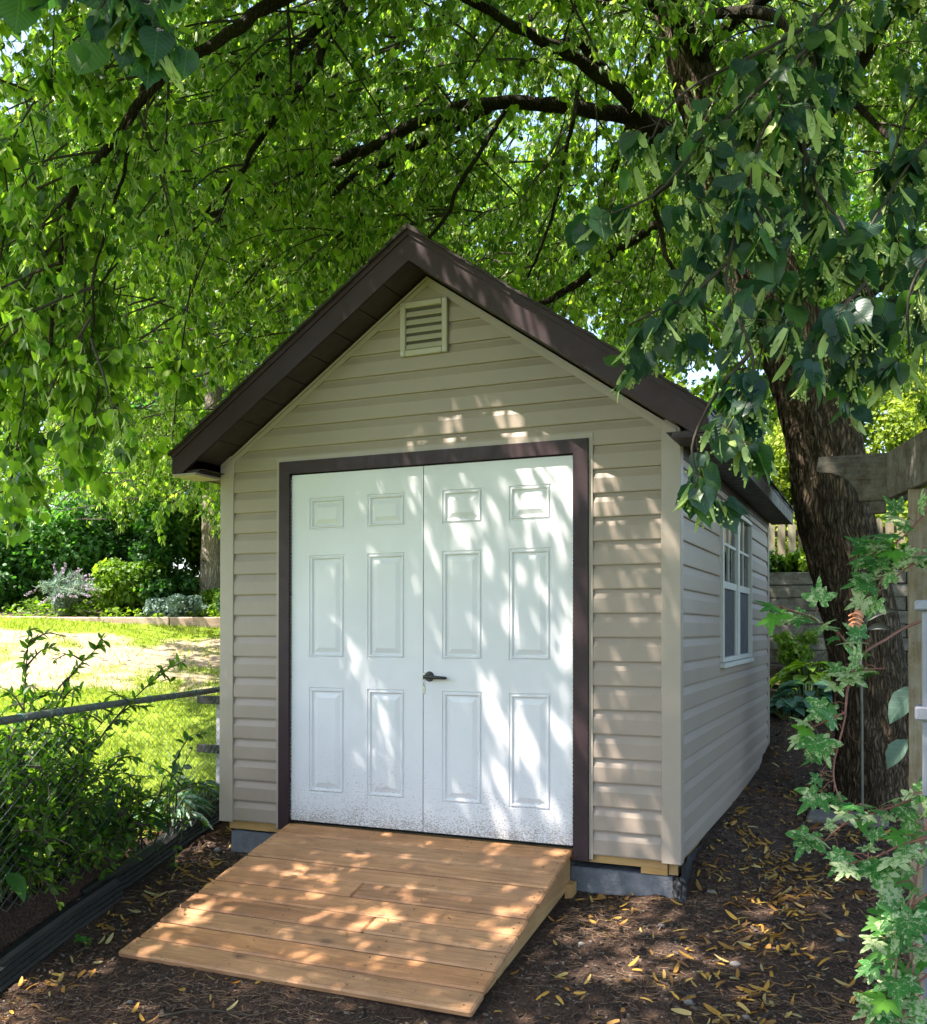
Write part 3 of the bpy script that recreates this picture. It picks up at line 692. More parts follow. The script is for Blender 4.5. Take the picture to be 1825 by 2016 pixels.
# ------------------------------------------------------------------ ramp
RT, RBY, RBZ = -.012, -1.40, -.352
ramp = thing('wooden_ramp', 'new cedar plank ramp sloping from the shed doors to the dark soil', 'ramp', (.85, -.7, -.38))
sl_v = norm(np.array([0, RBY, RBZ-RT])); nv = np.array([0, sl_v[2], -sl_v[1]]); Lr = math.hypot(RBY, RBZ-RT); nb = 10; bw = Lr/nb
def rbox(mb, x0, x1, s0, s1, t0, t1, bev=.004):
    """box in ramp space: s along the slope, t thickness below the top face"""
    m = MB(); m.box((x0, s0, -t1), (x1, s1, -t0), bev=bev); V = m.v[0]
    W_ = np.stack([V[:, 0], sl_v[1]*V[:, 1]+nv[1]*V[:, 2], RT+sl_v[2]*V[:, 1]+nv[2]*V[:, 2]], -1); mb.add(W_, [f for f in m.f])
    # flip: mapping reverses orientation
for k in range(nb):
    s0 = k*bw+rng.uniform(.0038, .0058); s1 = (k+1)*bw-rng.uniform(.0038, .0058); xl = -.022+rng.uniform(-.004, .004); xr = 1.716+.02*(k/nb)+rng.uniform(-.005, .005)
    cut = {4: .80, 6: 1.02}.get(k); dz = rng.uniform(-.0025, .0025)
    for (a, b) in ([(xl, xr)] if cut is None else [(xl, cut-.0012), (cut+.0012, xr)]):
        mb = MB(); rbox(mb, a, b, s0, s1, dz, dz+.032, .008); o = mb.build('board', 'ramp', ramp)
mb = MB()
for x in (-.005, .55, 1.15, 1.672):
    top = [(-.01, -.047), (-1.30, -.357), (-1.30, -.372), (-.01, -.175)]
    mb.prism([(x, y, z_) for y, z_ in top], (.038, 0, 0))
ob = mb
for i, x in enumerate((-.005, .55, 1.15, 1.672)):
    mb = MB(); top = [(-.022, RT-.040), (-1.33, RT-.040-(1.33-.022)*.2449), (-1.33, RT-.055-(1.33-.022)*.2449), (-.022, -.200)]
    mb.prism([(x, y, z_) for y, z_ in top], (.038, 0, 0)); mb.build('stringer', 'rampside', ramp)
mb = MB(); mb.box((1.705, -.10, -.30), (1.740, -.012, -.175)); mb.build('cleat', 'rampside', ramp)
mb = MB()
for k in range(nb):
    for x in (.015, .568, 1.168, 1.69):
        for t in (.3, .72):
            s = (k+t)*bw+rng.uniform(-.006, .006); xx = x+rng.uniform(-.006, .006); c0 = np.array([xx, sl_v[1]*s, RT+sl_v[2]*s])+nv*.0012
            an = np.arange(6)*math.pi/3; V = [c0+.0042*(math.cos(a)*np.array([1, 0, 0])+math.sin(a)*sl_v) for a in an]; mb.add(V, [tuple(range(6))])
mb.build('screw', 'dark', ramp)['kind'] = 'stuff'

# ------------------------------------------------------------------ leaf materials
MAT['leaf'] = leafmat('linden_leaf', [(0.028, 0.068, 0.014), (0.075, 0.14, 0.024), (0.145, 0.225, 0.034), (0.23, 0.31, 0.05)], 0.60, (2.7, 3.0, 1.0), 0.42, spec=0.4)
MAT['leaf_near'] = leafmat('linden_leaf_near', [(0.014, 0.046, 0.034), (0.022, 0.062, 0.038), (0.055, 0.12, 0.028)], 0.42, (2.2, 2.6, 0.9), 0.40, True, 0.5)
MAT['bract'] = leafmat('linden_bract', [(0.24, 0.34, 0.10), (0.38, 0.48, 0.17), (0.50, 0.56, 0.27)], 0.42, (1.4, 1.5, 0.9), 0.6)
MAT['bract_near'] = leafmat('linden_bract_near', [(0.34, 0.46, 0.13), (0.46, 0.58, 0.20), (0.54, 0.63, 0.28)], 0.4, (1.3, 1.35, 0.9), 0.6)
MAT['fruit'] = painted('linden_fruit', (0.34, 0.42, 0.16), 0.7, 0.2, 30)
MAT['tree_a'] = leafmat('tree_leaf', [(0.035, 0.085, 0.012), (0.075, 0.155, 0.02), (0.13, 0.22, 0.03)], 0.5, (2.2, 2.6, 0.8), 0.55)
MAT['tree_b'] = leafmat('bright_tree_leaf', [(0.06, 0.12, 0.012), (0.12, 0.20, 0.02), (0.20, 0.27, 0.035)], 0.5, (1.9, 2.0, 0.8), 0.6)
MAT['hedge'] = leafmat('cedar_foliage', [(0.10, 0.16, 0.014), (0.20, 0.28, 0.025), (0.32, 0.38, 0.05)], 0.45, (1.6, 1.6, 0.8), 0.6)
MAT['conifer'] = leafmat('conifer_needles', [(0.045, 0.085, 0.045), (0.09, 0.15, 0.075), (0.14, 0.21, 0.11)], 0.3, (1.5, 1.6, 1.0), 0.7)
MAT['shrub_a'] = leafmat('shrub_leaf', [(0.022, 0.070, 0.018), (0.05, 0.135, 0.03), (0.10, 0.21, 0.04)], 0.45, (2.0, 2.4, 0.8), 0.5)
MAT['shrub_b'] = leafmat('bright_shrub_leaf', [(0.06, 0.13, 0.014), (0.12, 0.21, 0.024), (0.22, 0.31, 0.04)], 0.5, (1.9, 2.1, 0.7), 0.5)
MAT['privet'] = leafmat('privet_leaf', [(0.030, 0.080, 0.014), (0.07, 0.145, 0.02), (0.13, 0.22, 0.028)], 0.55, (2.3, 2.5, 0.7), 0.45)
MAT['silver'] = leafmat('silvery_leaf', [(0.12, 0.19, 0.15), (0.20, 0.29, 0.24), (0.30, 0.38, 0.33)], 0.3, (1.2, 1.3, 1.0), 0.6)
MAT['blueleaf'] = leafmat('blue_green_leaf', [(0.03, 0.09, 0.055), (0.055, 0.14, 0.08), (0.10, 0.20, 0.12)], 0.3, (1.4, 1.6, 1.0), 0.45, True)
MAT['broad'] = leafmat('grey_green_leaf', [(0.06, 0.11, 0.085), (0.09, 0.15, 0.11)], 0.25, (1.4, 1.6, 1.0), 0.5, True)
MAT['lime'] = leafmat('lime_leaf', [(0.10, 0.20, 0.012), (0.17, 0.29, 0.02), (0.26, 0.38, 0.03)], 0.4, (1.5, 1.6, 0.7), 0.42, True)
MAT['darkleaf'] = leafmat('dark_broad_leaf', [(0.012, 0.045, 0.012), (0.025, 0.075, 0.018), (0.045, 0.12, 0.022)], 0.35, (2.0, 2.4, 0.8), 0.42, True)
MAT['vine'] = leafmat('variegated_leaf', [(0.030, 0.13, 0.028), (0.055, 0.19, 0.035), (0.085, 0.24, 0.03)], 0.35, (1.3, 1.6, 0.8), 0.5, True, 0.4, patch=(0.46, 0.49, 0.29))
MAT['vine_green'] = leafmat('vine_leaf', [(0.030, 0.13, 0.028), (0.065, 0.22, 0.03), (0.12, 0.30, 0.03)], 0.4, (1.4, 1.7, 0.8), 0.5, True, 0.4)
MAT['hosta_var'] = leafmat('margined_leaf', [(0.03, 0.10, 0.05), (0.07, 0.17, 0.09)], 0.3, (1.3, 1.5, 1.0), 0.45, True, patch=(0.34, 0.42, 0.33))
MAT['grass'] = leafmat('grass_blade', [(0.13, 0.20, 0.015), (0.24, 0.31, 0.035), (0.38, 0.40, 0.08)], 0.5, (1.5, 1.6, 0.8), 0.6)
MAT['purple'] = leafmat('purple_flower', [(0.28, 0.25, 0.30), (0.40, 0.33, 0.42)], 0.3, (1.1, 1.0, 1.1), 0.7)
MAT['dead_leaf'] = leafmat('dry_leaf', [(0.12, 0.05, 0.02), (0.20, 0.09, 0.035)], 0.3, (1.3, 1.1, 0.8), 0.8)
MAT['litter'] = leafmat('fallen_bract', [(0.16, 0.085, 0.035), (0.34, 0.17, 0.035), (0.50, 0.29, 0.05), (0.42, 0.34, 0.16)], 0.25, (1.3, 1.1, 0.6), 0.6)
MAT['needle'] = painted('brown_needle', (0.22, 0.13, 0.075), 0.8, 0.35, 40)
MAT['chip'] = leafmat('bark_chip', [(0.018, 0.012, 0.009), (0.05, 0.034, 0.025), (0.13, 0.09, 0.065)], 0.0, (1, 1, 1), 0.9)
MAT['pebble'] = painted('pebble', (0.15, 0.13, 0.115), 0.85, 0.4, 25, 0.4)
MAT['stone'] = painted('grey_stone', (0.15, 0.135, 0.125), 0.85, 0.35, 30, 0.5)

# ------------------------------------------------------------------ linden tree
def cat(P, n):
    """resample a polyline as a smooth curve with n points"""
    P = np.array(P, float); Q = np.vstack([2*P[0]-P[1], P, 2*P[-1]-P[-2]]); m = len(P)-1
    t = np.linspace(0, m, n); i = np.minimum(t.astype(int), m-1); f = (t-i)[:, None]
    a, b, c, d = Q[i], Q[i+1], Q[i+2], Q[i+3]
    return .5*((2*b)+(-a+c)*f+(2*a-5*b+4*c-d)*f*f+(-a+3*b-3*c+d)*f**3)
TR = [(3.20,2.62,-0.30),(3.185,2.65,0.0),(3.13,2.67,0.54),(3.02,2.67,1.27),(2.86,2.63,2.00),(2.79,2.66,2.56),(2.63,2.71,3.14),(2.34,2.70,3.85),(2.00,2.73,4.98),(1.76,2.72,5.82),(1.59,2.75,6.69),(1.4,2.7,7.9)]
tree = thing('linden_tree', 'large leaning linden with furrowed trunk behind the shed and leafy branches spreading over it', 'tree', (3.2, 2.65, -0.05))
def trunk_mesh():
    n, sd = 420, 120; P = cat(TR, n); tt = np.linspace(0, 1, n); zz = P[:, 2]
    r = 0.250+0.10*np.exp(-(zz+0.1)/0.28)-0.075*smooth(3.0, 6.5, zz)
    T = norm(np.gradient(P, axis=0)); A = norm(np.cross(T, np.array([0, 1, 0]))); B = np.cross(T, A)
    an = np.arange(sd)*2*np.pi/sd; L = np.concatenate([[0], np.cumsum(np.linalg.norm(np.diff(P, axis=0), axis=1))])
    ca, sa = np.cos(an), np.sin(an)
    prof = np.zeros((n, sd))
    u = an[None, :]*0.25*7; w = L[:, None]
    tw = an[None, :]+0.05*w
    rid = np.abs(fbm((np.cos(tw)*3.4+7)*2.2+0.35*fbm(np.cos(tw)*4+9, w*5+np.sin(tw)*3, 3), (np.sin(tw)*3.4)*2.2+w*1.15, 4, .6))
    rid2 = np.abs(fbm(np.cos(tw)*15+40, np.sin(tw)*15+w*3.2, 3, .6))
    prof += 0.030*np.minimum(rid*4, 1)+0.012*np.minimum(rid2*4, 1)-0.02
    prof += 0.05*fbm(np.cos(tw)*1.2+3, np.sin(tw)*1.2+w*.5, 2)+0.035*np.cos(3*tw+1.0)*np.exp(-w/1.0)
    # vertical flute on the camera side
    prof += -0.035*np.exp(-((np.angle(np.exp(1j*(an-4.25))))[None, :]/0.16)**2)*smooth(0.2, 0.6, w)*smooth(3.2, 2.2, w)
    R = r[:, None]+prof
    V = P[:, None, :]+R[..., None]*(A[:, None, :]*ca[None, :, None]+B[:, None, :]*sa[None, :, None])
    k = np.arange(sd); i = np.arange(n-1)
    q = np.stack([i[:, None]*sd+k, i[:, None]*sd+(k+1) % sd, (i[:, None]+1)*sd+(k+1) % sd, (i[:, None]+1)*sd+k], -1).reshape(-1, 4)
    mb = MB(); mb.add(V.reshape(-1, 3), [q]); mb.build('trunk', 'bark', tree, True)
trunk_mesh()
LIMBS = {
'L1': ([(2.0,2.7,5.4),(1.5,1.4,5.9),(1.0,.6,5.5),(0.59,0.04,4.99),(0.13,-0.37,4.60),(0.02,-0.53,4.40),(-0.09,-0.68,4.23),(-0.22,-0.85,4.04),(-0.29,-0.98,3.82),(-0.38,-1.02,3.65),(-0.43,-1.15,3.44),(-0.51,-1.18,3.34),(-0.54,-1.20,3.26),(-0.53,-1.25,3.02),(-0.58,-1.25,2.82),(-.66,-1.2,2.55)], .045, .008),
'L1b': ([(-0.20,-0.83,4.06),(-0.28,-0.93,3.94),(-0.31,-0.99,3.77),(-0.31,-1.04,3.56),(-0.30,-1.09,3.36),(-0.32,-1.15,3.14),(-0.34,-1.21,2.94),(-0.36,-1.22,2.72),(-0.37,-1.22,2.47)], .013, .004),
'L2': ([(1.7,2.7,5.9),(1.0,1.9,6.1),(0.12,0.92,5.58),(-0.09,0.62,5.10),(-0.21,0.57,4.81),(-0.31,0.42,4.54),(-0.46,0.35,4.33),(-0.58,0.30,4.10),(-0.69,0.26,3.97),(-0.82,0.20,3.77),(-1.07,0.21,3.55)], .040, .007),
'L3': ([(2.05,2.75,4.80),(1.49,2.50,5.02),(1.09,2.33,5.12),(0.82,2.21,5.16),(0.41,2.03,5.16),(0.02,1.86,5.06),(-0.38,1.69,4.84),(-0.59,1.60,4.74),(-0.93,1.56,4.65),(-1.30,1.41,4.48),(-1.55,1.30,4.36),(-1.87,1.27,4.28),(-2.20,1.13,4.16)], .068, .014),
'L4': ([(0.45,2.03,5.16),(-0.04,2.27,5.14),(-0.39,2.34,5.12),(-0.63,2.34,5.04),(-0.92,2.33,4.98),(-1.16,2.23,4.74),(-1.32,2.16,4.61),(-1.61,2.14,4.35),(-1.91,2.12,4.12)], .045, .010),
'L5': ([(1.9,2.68,4.6),(1.74,2.55,4.79),(1.56,2.21,4.90),(1.48,2.06,5.00),(1.33,1.78,5.07),(1.16,1.60,5.15),(1.03,1.43,5.18),(0.91,1.27,5.20),(0.76,1.09,5.26),(0.34,0.80,5.45),(-.3,.3,5.6)], .060, .02),
'L5b': ([(1.10,1.55,5.17),(1.22,1.74,5.28),(1.37,1.90,5.12),(1.49,2.17,5.01),(1.65,2.45,4.74)], .040, .045),
'L6': ([(2.13,2.79,4.40),(1.66,2.80,4.36),(1.24,2.84,4.20),(0.84,2.89,3.98),(0.54,2.87,3.85),(0.27,2.86,3.76)], .05, .018),
'L7': ([(1.13,2.02,5.10),(1.13,1.91,4.83),(1.10,1.90,4.66),(1.03,1.87,4.31),(0.94,1.84,3.98),(0.79,1.89,3.72)], .018, .009),
'L8': ([(2.0,2.5,4.6),(1.79,1.66,4.07),(1.82,1.68,3.87),(1.85,1.70,3.66),(1.97,1.75,3.45),(2.07,1.79,3.28),(2.13,1.82,3.04)], .022, .008),
'L9': ([(1.0,1.9,6.1),(0.12,0.92,5.58),(-0.29,0.85,5.30),(-0.52,0.76,5.07),(-0.68,0.69,4.93),(-0.84,0.62,4.85),(-1.09,0.62,4.74),(-1.32,0.52,4.55),(-1.60,0.51,4.45)], .04, .010),
'L10': ([(-0.17,0.14,5.38),(-0.15,0.15,4.99),(-0.14,0.16,4.80),(-0.13,0.17,4.47)], .012, .006),
'L11': ([(.3,2.1,5.17),(-0.15,2.22,5.18),(-0.39,2.23,4.99),(-0.63,2.24,4.78),(-0.91,2.23,4.51),(-1.32,2.16,4.22),(-1.69,2.11,3.91)], .030, .008),
'L12': ([(1.88,2.67,5.57),(2.41,2.35,5.63),(2.92,2.14,5.61),(3.8,1.7,5.4)], .05, .03),
'L13': ([(1.8,2.6,5.84),(2.51,1.96,5.27),(2.66,1.81,4.82),(3.03,1.55,4.37),(3.3,1.3,3.9)], .045, .014),
'L14': ([(0.60,1.9,5.0),(0.40,1.49,4.29),(0.33,1.46,4.07),(0.02,1.44,3.78),(-0.17,1.47,3.51),(-0.42,1.47,3.40)], .018, .006),
'L15': ([(2.2,2.7,4.3),(2.9,1.8,4.5),(3.4,.6,4.6),(3.7,-.6,4.3),(3.8,-1.5,3.9)], .06, .02),
'L16': ([(1.8,2.7,5.6),(1.8,1.0,6.3),(1.2,-1.0,6.3),(.5,-3,5.9),(-.4,-4.5,5.4)], .09, .03),
'L17': ([(1.7,2.7,6.2),(.2,3.4,6.6),(-1.8,3.8,6.3),(-3.6,3.6,5.4),(-4.6,3.2,4.6)], .08, .02),
'L18': ([(1.7,2.7,6.1),(1.0,4.4,6.2),(.2,5.6,5.6),(-.8,6.4,4.8)], .07, .02),
'L19': ([(2.6,2.7,3.2),(3.5,3.3,4.0),(4.4,3.9,4.4),(5.4,4.3,4.3)], .07, .02),
}
for k_, (P_, ra, rb) in LIMBS.items():
    n = len(P_)*6; Q = cat(P_, n); Q = Q+0.012*np.stack([fbm(np.arange(n)*.35, np.full(n, 3.+len(P_) % 7), 2), fbm(np.arange(n)*.35+50, np.full(n, 8.), 2), fbm(np.arange(n)*.35+90, np.full(n, 1.), 2)], -1)*2
    r = np.linspace(ra, rb, n)*(1+.35*fbm(np.arange(n)*.8+ra*900, np.zeros(n), 3))
    mb = MB(); mb.tube(Q, r, 14); mb.build('limb', 'limb', tree, True)

class Foliage:
    def __init__(s): s.br = []; s.tw = []; s.lp = []; s.ly = []; s.ln = []; s.lsz = []; s.bp = []; s.by = []; s.bn = []; s.bs = []; s.ped = []
    def branch(s, p0, d, L, droop=0.5, wob=.18, n=9, r0=.009):
        P = [np.array(p0, float)]; d = norm(np.array(d, float)); st = L/(n-1)
        for k in range(n-1):
            d = norm(d+np.array([0, 0, -droop*st])+rng.normal(size=3)*wob*st*1.6); P.append(P[-1]+d*st)
        return s.path(np.array(P), r0)
    def path(s, P, r0=.009):
        s.br.append((P, r0)); return P
    def twigs(s, P, per_m=11, L=.34, droop=1.6, lpt=8, size=.075, t0=.12, side=1.0, brac=.45, bsize=.085, tw_r=.0028):
        seg = np.linalg.norm(np.diff(P, axis=0), axis=1); LL = seg.sum(); N = max(2, int(LL*per_m)); 
        t = np.sort(rng.uniform(t0, 1.0, N)); cum = np.concatenate([[0], np.cumsum(seg)])/LL
        b = np.stack([np.interp(t, cum, P[:, k]) for k in range(3)], -1)
        i = np.clip(np.searchsorted(cum, t)-1, 0, len(P)-2); T = norm(P[i+1]-P[i])
        d = norm(T*.55+rdir(N, .6)*side+np.array([0, 0, -.25])); l = L*rng.uniform(.45, 1.25, N); m = 5
        Q = [b]; 
        for k in range(m-1):
            d = norm(d+np.array([0, 0, -droop])*(l/(m-1))[:, None]+rng.normal(size=(N, 3))*.10); Q.append(Q[-1]+d*(l/(m-1))[:, None])
        Q = np.stack(Q, 1); s.tw.append((Q, tw_r))
        M = rng.poisson(lpt*l/L); idx = np.repeat(np.arange(N), M); K = len(idx); f = rng.uniform(.12, 1, K)*(m-1); j = np.minimum(f.astype(int), m-2); g = (f-j)[:, None]
        pos = Q[idx, j]*(1-g)+Q[idx, j+1]*g; tv = norm(Q[idx, j+1]-Q[idx, j])
        out = norm(tv*.5+rdir(K, .5)*.9+np.array([0, 0, -.55])); pl = rng.uniform(.018, .045, K)*(size/.075)
        lp = pos+out*pl[:, None]; y = norm(out*.6+np.array([0, 0, -.55])+rng.normal(size=(K, 3))*.28)
        nr = norm(np.array([0, 0, 1.0])+out*.35+rng.normal(size=(K, 3))*.42)
        s.ped.append((pos, lp, size)); s.lp.append(lp); s.ly.append(y); s.ln.append(nr); s.lsz.append(size*rng.uniform(.5, 1.3, K))
        kb = rng.random(K) < brac*.9; q = pos[kb]; nb_ = len(q)
        y2 = norm(rdir(nb_, .4)*.55+np.array([0, 0, -.9])); s.bp.append(q+y2*.02); s.by.append(y2); s.bn.append(rdir(nb_)); s.bs.append(bsize*rng.uniform(.6, 1.15, nb_))
    def prune(s):
        def keep(p):
            g = p-SH*(p[:, 2:3]+.15); x, y = g[:, 0], g[:, 1]; n = rng.normal(size=len(p))*.06
            lit = np.where(y > 0, x < -.50-.77*y+n, dfl_(x, y) > np.where(p[:, 2] > 4.3, -.16, .12)+n)&(ded_(x, y) < 2.6)
            return ~lit | (rng.random(len(p)) < .05)
        for i in range(len(s.lp)):
            k = keep(s.lp[i]); s.lp[i], s.ly[i], s.ln[i], s.lsz[i] = s.lp[i][k], s.ly[i][k], s.ln[i][k], s.lsz[i][k]
            k = keep(s.bp[i]); s.bp[i], s.by[i], s.bn[i], s.bs[i] = s.bp[i][k], s.by[i][k], s.bn[i][k], s.bs[i][k]
        s.tw = [(Q[keep(Q[:, 2])], r) for Q, r in s.tw]; s.tw = [t for t in s.tw if len(t[0])]
    def count(s): return sum(len(a) for a in s.lp)
    def build(s, parent, near=False, pre=''):
        mb = MB()
        for P, r0 in s.br:
            P = np.asarray(P)
            V, F = tubes(P[None], np.linspace(r0, .003, len(P))[None], 6 if near else 5); mb.add(V, [F])
        for Q, r in s.tw:
            V, F = tubes(Q, np.broadcast_to(np.linspace(r, r*.4, Q.shape[1]), Q.shape[:2]), 5 if near else 3); mb.add(V, [F])
        if near:
            for a, b, sz in s.ped:
                if len(a): Q = np.stack([a, (a+b)/2+np.array([0, 0, .006]), b], 1); V, F = tubes(Q, np.full(Q.shape[:2], .0011), 4); mb.add(V, [F])
        o = mb.build('twigs', 'twig', parent, near); o['kind'] = 'stuff'
        mb = MB(); scatter(mb, THN if near else TH, np.vstack(s.lp), np.vstack(s.ly), np.vstack(s.ln), np.concatenate(s.lsz), lc=near)
        mb.build('foliage', 'leaf_near' if near else 'leaf', parent, near)
        mb = MB(); bp, by, bn, bs = np.vstack(s.bp), np.vstack(s.by), np.vstack(s.bn), np.concatenate(s.bs)
        scatter(mb, strap(.27, 6, .22) if near else strap(.20, 2, .2), bp, by, bn, bs); o = mb.build('bracts', 'bract_near' if near else 'bract', parent, near); o['kind'] = 'stuff'
        if near:   # stalked round fruits under the bracts
            ico = icosa(); mb = MB(); mb2 = MB()
            for k in range(5):
                e = norm(by*.7+rdir(len(bp), .5)*.6+np.array([0, 0, -.4])); st = bp+by*bs[:, None]*.42; en = st+e*(bs*rng.uniform(.25, .5, len(bp)))[:, None]
                V, F = tubes(np.stack([st, en], 1), np.full((len(bp), 2), .0007), 3); mb2.add(V, [F])
                scatter(mb, ico, en, e, rdir(len(bp)), np.full(len(bp), .0042))
            mb.build('fruits', 'fruit', parent, True)['kind'] = 'stuff'; mb2.build('fruit_stalks', 'bract', parent)['kind'] = 'stuff'
def icosa():
    p = (1+5**.5)/2; V = np.array([(-1,p,0),(1,p,0),(-1,-p,0),(1,-p,0),(0,-1,p),(0,1,p),(0,-1,-p),(0,1,-p),(p,0,-1),(p,0,1),(-p,0,-1),(-p,0,1)], float)
    V /= np.linalg.norm(V[0]); F = [(0,11,5),(0,5,1),(0,1,7),(0,7,10),(0,10,11),(1,5,9),(5,11,4),(11,10,2),(10,7,6),(7,1,8),(3,9,4),(3,4,2),(3,2,6),(3,6,8),(3,8,9),(4,9,5),(2,4,11),(6,2,10),(8,6,7),(9,8,1)]
    return V, [np.array(F)]
SH = SUN/SUN[2]
def shade_ok(p, m=0.25):
    """keeps the crown from reaching so far left that it would shade the open lawn"""
    g = p-SH*(p[2]+.15)
    if g[1] > 0: return g[0] > -.60-.80*g[1]+rng.normal()*.12
    return dfl_(g[0], g[1]) < m+rng.normal()*.15
fol = Foliage()
# branchlets along the modelled limbs
for k_, (P_, ra, rb) in LIMBS.items():
    Q = cat(P_, len(P_)*6); per = {'L1': 3.2, 'L1b': 3, 'L16': 3.0, 'L17': 3, 'L18': 3, 'L15': 3.5}.get(k_, 2.2)
    N = int(np.linalg.norm(np.diff(Q, axis=0), axis=1).sum()*per)
    for t in rng.uniform(.2, 1, N):
        i = int(t*(len(Q)-2)); T = norm(Q[i+1]-Q[i]); d = norm(T*.7+rdir(1, .6)[0]+np.array([0, 0, -.05]))
        if k_ in ('L1', 'L1b'): d = norm(d+np.array([-.55, -.1, -.2])); L = rng.uniform(.4, .8)
        else: L = rng.uniform(.6, 1.2)
        if Q[i][2]-L*.6 < 3.5 and k_ not in ('L1', 'L1b', 'L2', 'L15', 'L19', 'L8') : d[2] = abs(d[2])*.3
        if k_ == 'L8': L *= .5
        if k_ == 'L15' and Q[i][1] < .5: d = norm(np.array([d[0], d[1], abs(d[2])+.15]))
        B = fol.branch(Q[i], d, L, .5); fol.twigs(B, 12, .28, 1.5, 9, .052, brac=1.1, bsize=.07)
def low(x, y):
    if x < -0.9: return 2.75-.22*min(2, -x-.9)+.3*math.sin(2.1*x+y)
    if x > 2.5: return 3.6 if y < 4 else 3.5
    if y > 4.6: return 3.0
    return 3.95
cnt = 0
while cnt < 1600:      # crown behind and above the shed
    p = np.array([rng.uniform(-6, 5.6), rng.uniform(.7, 6.6), rng.uniform(2.4, 7.6) if cnt % 3 else rng.uniform(5.2, 8.4)])
    if p[2] < low(p[0], p[1])+.35 or (p[1] < 1.6 and p[2] < 4.5 and p[0] > -.8): continue
    if fbm(np.array([p[0]*.8+p[2]*.9]), np.array([p[1]*.8-p[2]*.5]), 2)[0] < -.13: continue
    r = math.hypot(p[0]-1.9, p[1]-2.7); 
    if p[2] > 9.0-.065*r*r: continue
    if not shade_ok(p): continue
    away = norm(np.array([p[0]-1.9, p[1]-2.7, 0])+rng.normal(size=3)*.8)
    L = rng.uniform(.8, 1.5); dr = .7
    d = norm(away+np.array([0, 0, .05]))
    if p[2]-.55*L < low(p[0], p[1]): dr = .25; d = norm(away+np.array([0, 0, .12]))
    e = p+d*L
    if e[1] < .9 and -1.0 < e[0] and p[2] < 4.6: continue
    B = fol.branch(p, d, L, dr); fol.twigs(B, 12, .32, 1.6, 10, .050, brac=1.1, bsize=.068); cnt += 1
for k in range(260):   # upper crown
    p = np.array([rng.uniform(-3.2, 3.6), rng.uniform(1.5, 6.6), rng.uniform(5.6, 8.6)])
    if not shade_ok(p): continue
    B = fol.branch(p, norm(np.array([p[0]-1.9, p[1]-2.7, 0])+rng.normal(size=3)*.8), rng.uniform(.8, 1.4), .7); fol.twigs(B, 12, .32, 1.6, 10, .055, brac=1.0, bsize=.07)
cnt = 0
while cnt < 1800:      # unseen crown overhead, added above the view to shade the shed front
    p = np.array([rng.uniform(-5.2, 5.2), rng.uniform(-7.2, 1.2), rng.uniform(4.3, 6.4)])
    D = .917*(p[1]+4.88)-.399*(p[0]-3.22)
    p[2] = max(4.3, 1.6+.72*max(D, 1.0))+rng.random()**1.4*1.7
    if fbm(np.array([p[0]*1.1+p[2]*.6+31]), np.array([p[1]*1.1-p[2]*.3]), 2)[0] < -.20: continue
    if not shade_ok(p, -.35): continue
    away = norm(np.array([p[0]-1.9, p[1]-2.7, 0])+rng.normal(size=3)*.9)
    B = fol.branch(p, away, rng.uniform(.7, 1.2), .3); fol.twigs(B, 10, .30, .8, 9, .072); cnt += 1
# leafy reach of the crown at the upper left
for k in range(62):
    p = np.array([rng.uniform(-3.2, -.1), rng.uniform(-1.6, 1.6), rng.uniform(3.3, 5.6)])
    if not shade_ok(p, .15): continue
    d = norm(np.array([-.6, -.1, -.1])+rng.normal(size=3)*.4); B = fol.branch(p, d, rng.uniform(.5, 1.0), .8, r0=.006); fol.twigs(B, 11, .28, 1.8, 9, .055, brac=1.1, bsize=.072)
# drooping curtain at the left
for k in range(46):
    p = np.array([rng.uniform(-1.75, -.45), rng.uniform(-1.5, -.5), rng.uniform(2.35, 3.9)])
    if k < 22: p[0] = rng.uniform(-1.7, -.75)
    d = norm(np.array([-.5, .1, -.45])+rng.normal(size=3)*.35); L = rng.uniform(.4, .75)
    if p[0] > -.8 and p[2] < 3.1: continue
    B = fol.branch(p, d, L, 1.2, n=8, r0=.006); fol.twigs(B, 13, .26, 2.2, 9, .068, brac=.75, bsize=.08)
for P_ in ([(-.9,-1.0,3.3),(-1.0,-1.0,2.7),(-1.05,-1.05,2.1),(-1.08,-1.1,1.75)], [(-1.1,-1.1,3.2),(-1.25,-1.1,2.6),(-1.25,-1.15,2.0),(-1.22,-1.2,1.62)], [(-.62,-1.0,3.0),(-.66,-1.0,2.5),(-.70,-1.02,2.12)], [(-1.3,-.6,3.2),(-1.5,-.6,2.5),(-1.55,-.65,1.9)], [(-.8,-.6,3.1),(-.9,-.6,2.6),(-.95,-.62,2.15)], [(-1.0,.3,3.4),(-1.1,.3,2.8),(-1.15,.3,2.35)], [(-1.5,.2,3.4),(-1.7,.2,2.8),(-1.8,.2,2.3)]):
    B = fol.path(cat(P_, 10), .006); fol.twigs(B, 15, .24, 2.4, 9, .068, brac=.75, bsize=.08)
fol.prune()
fol.build(tree)
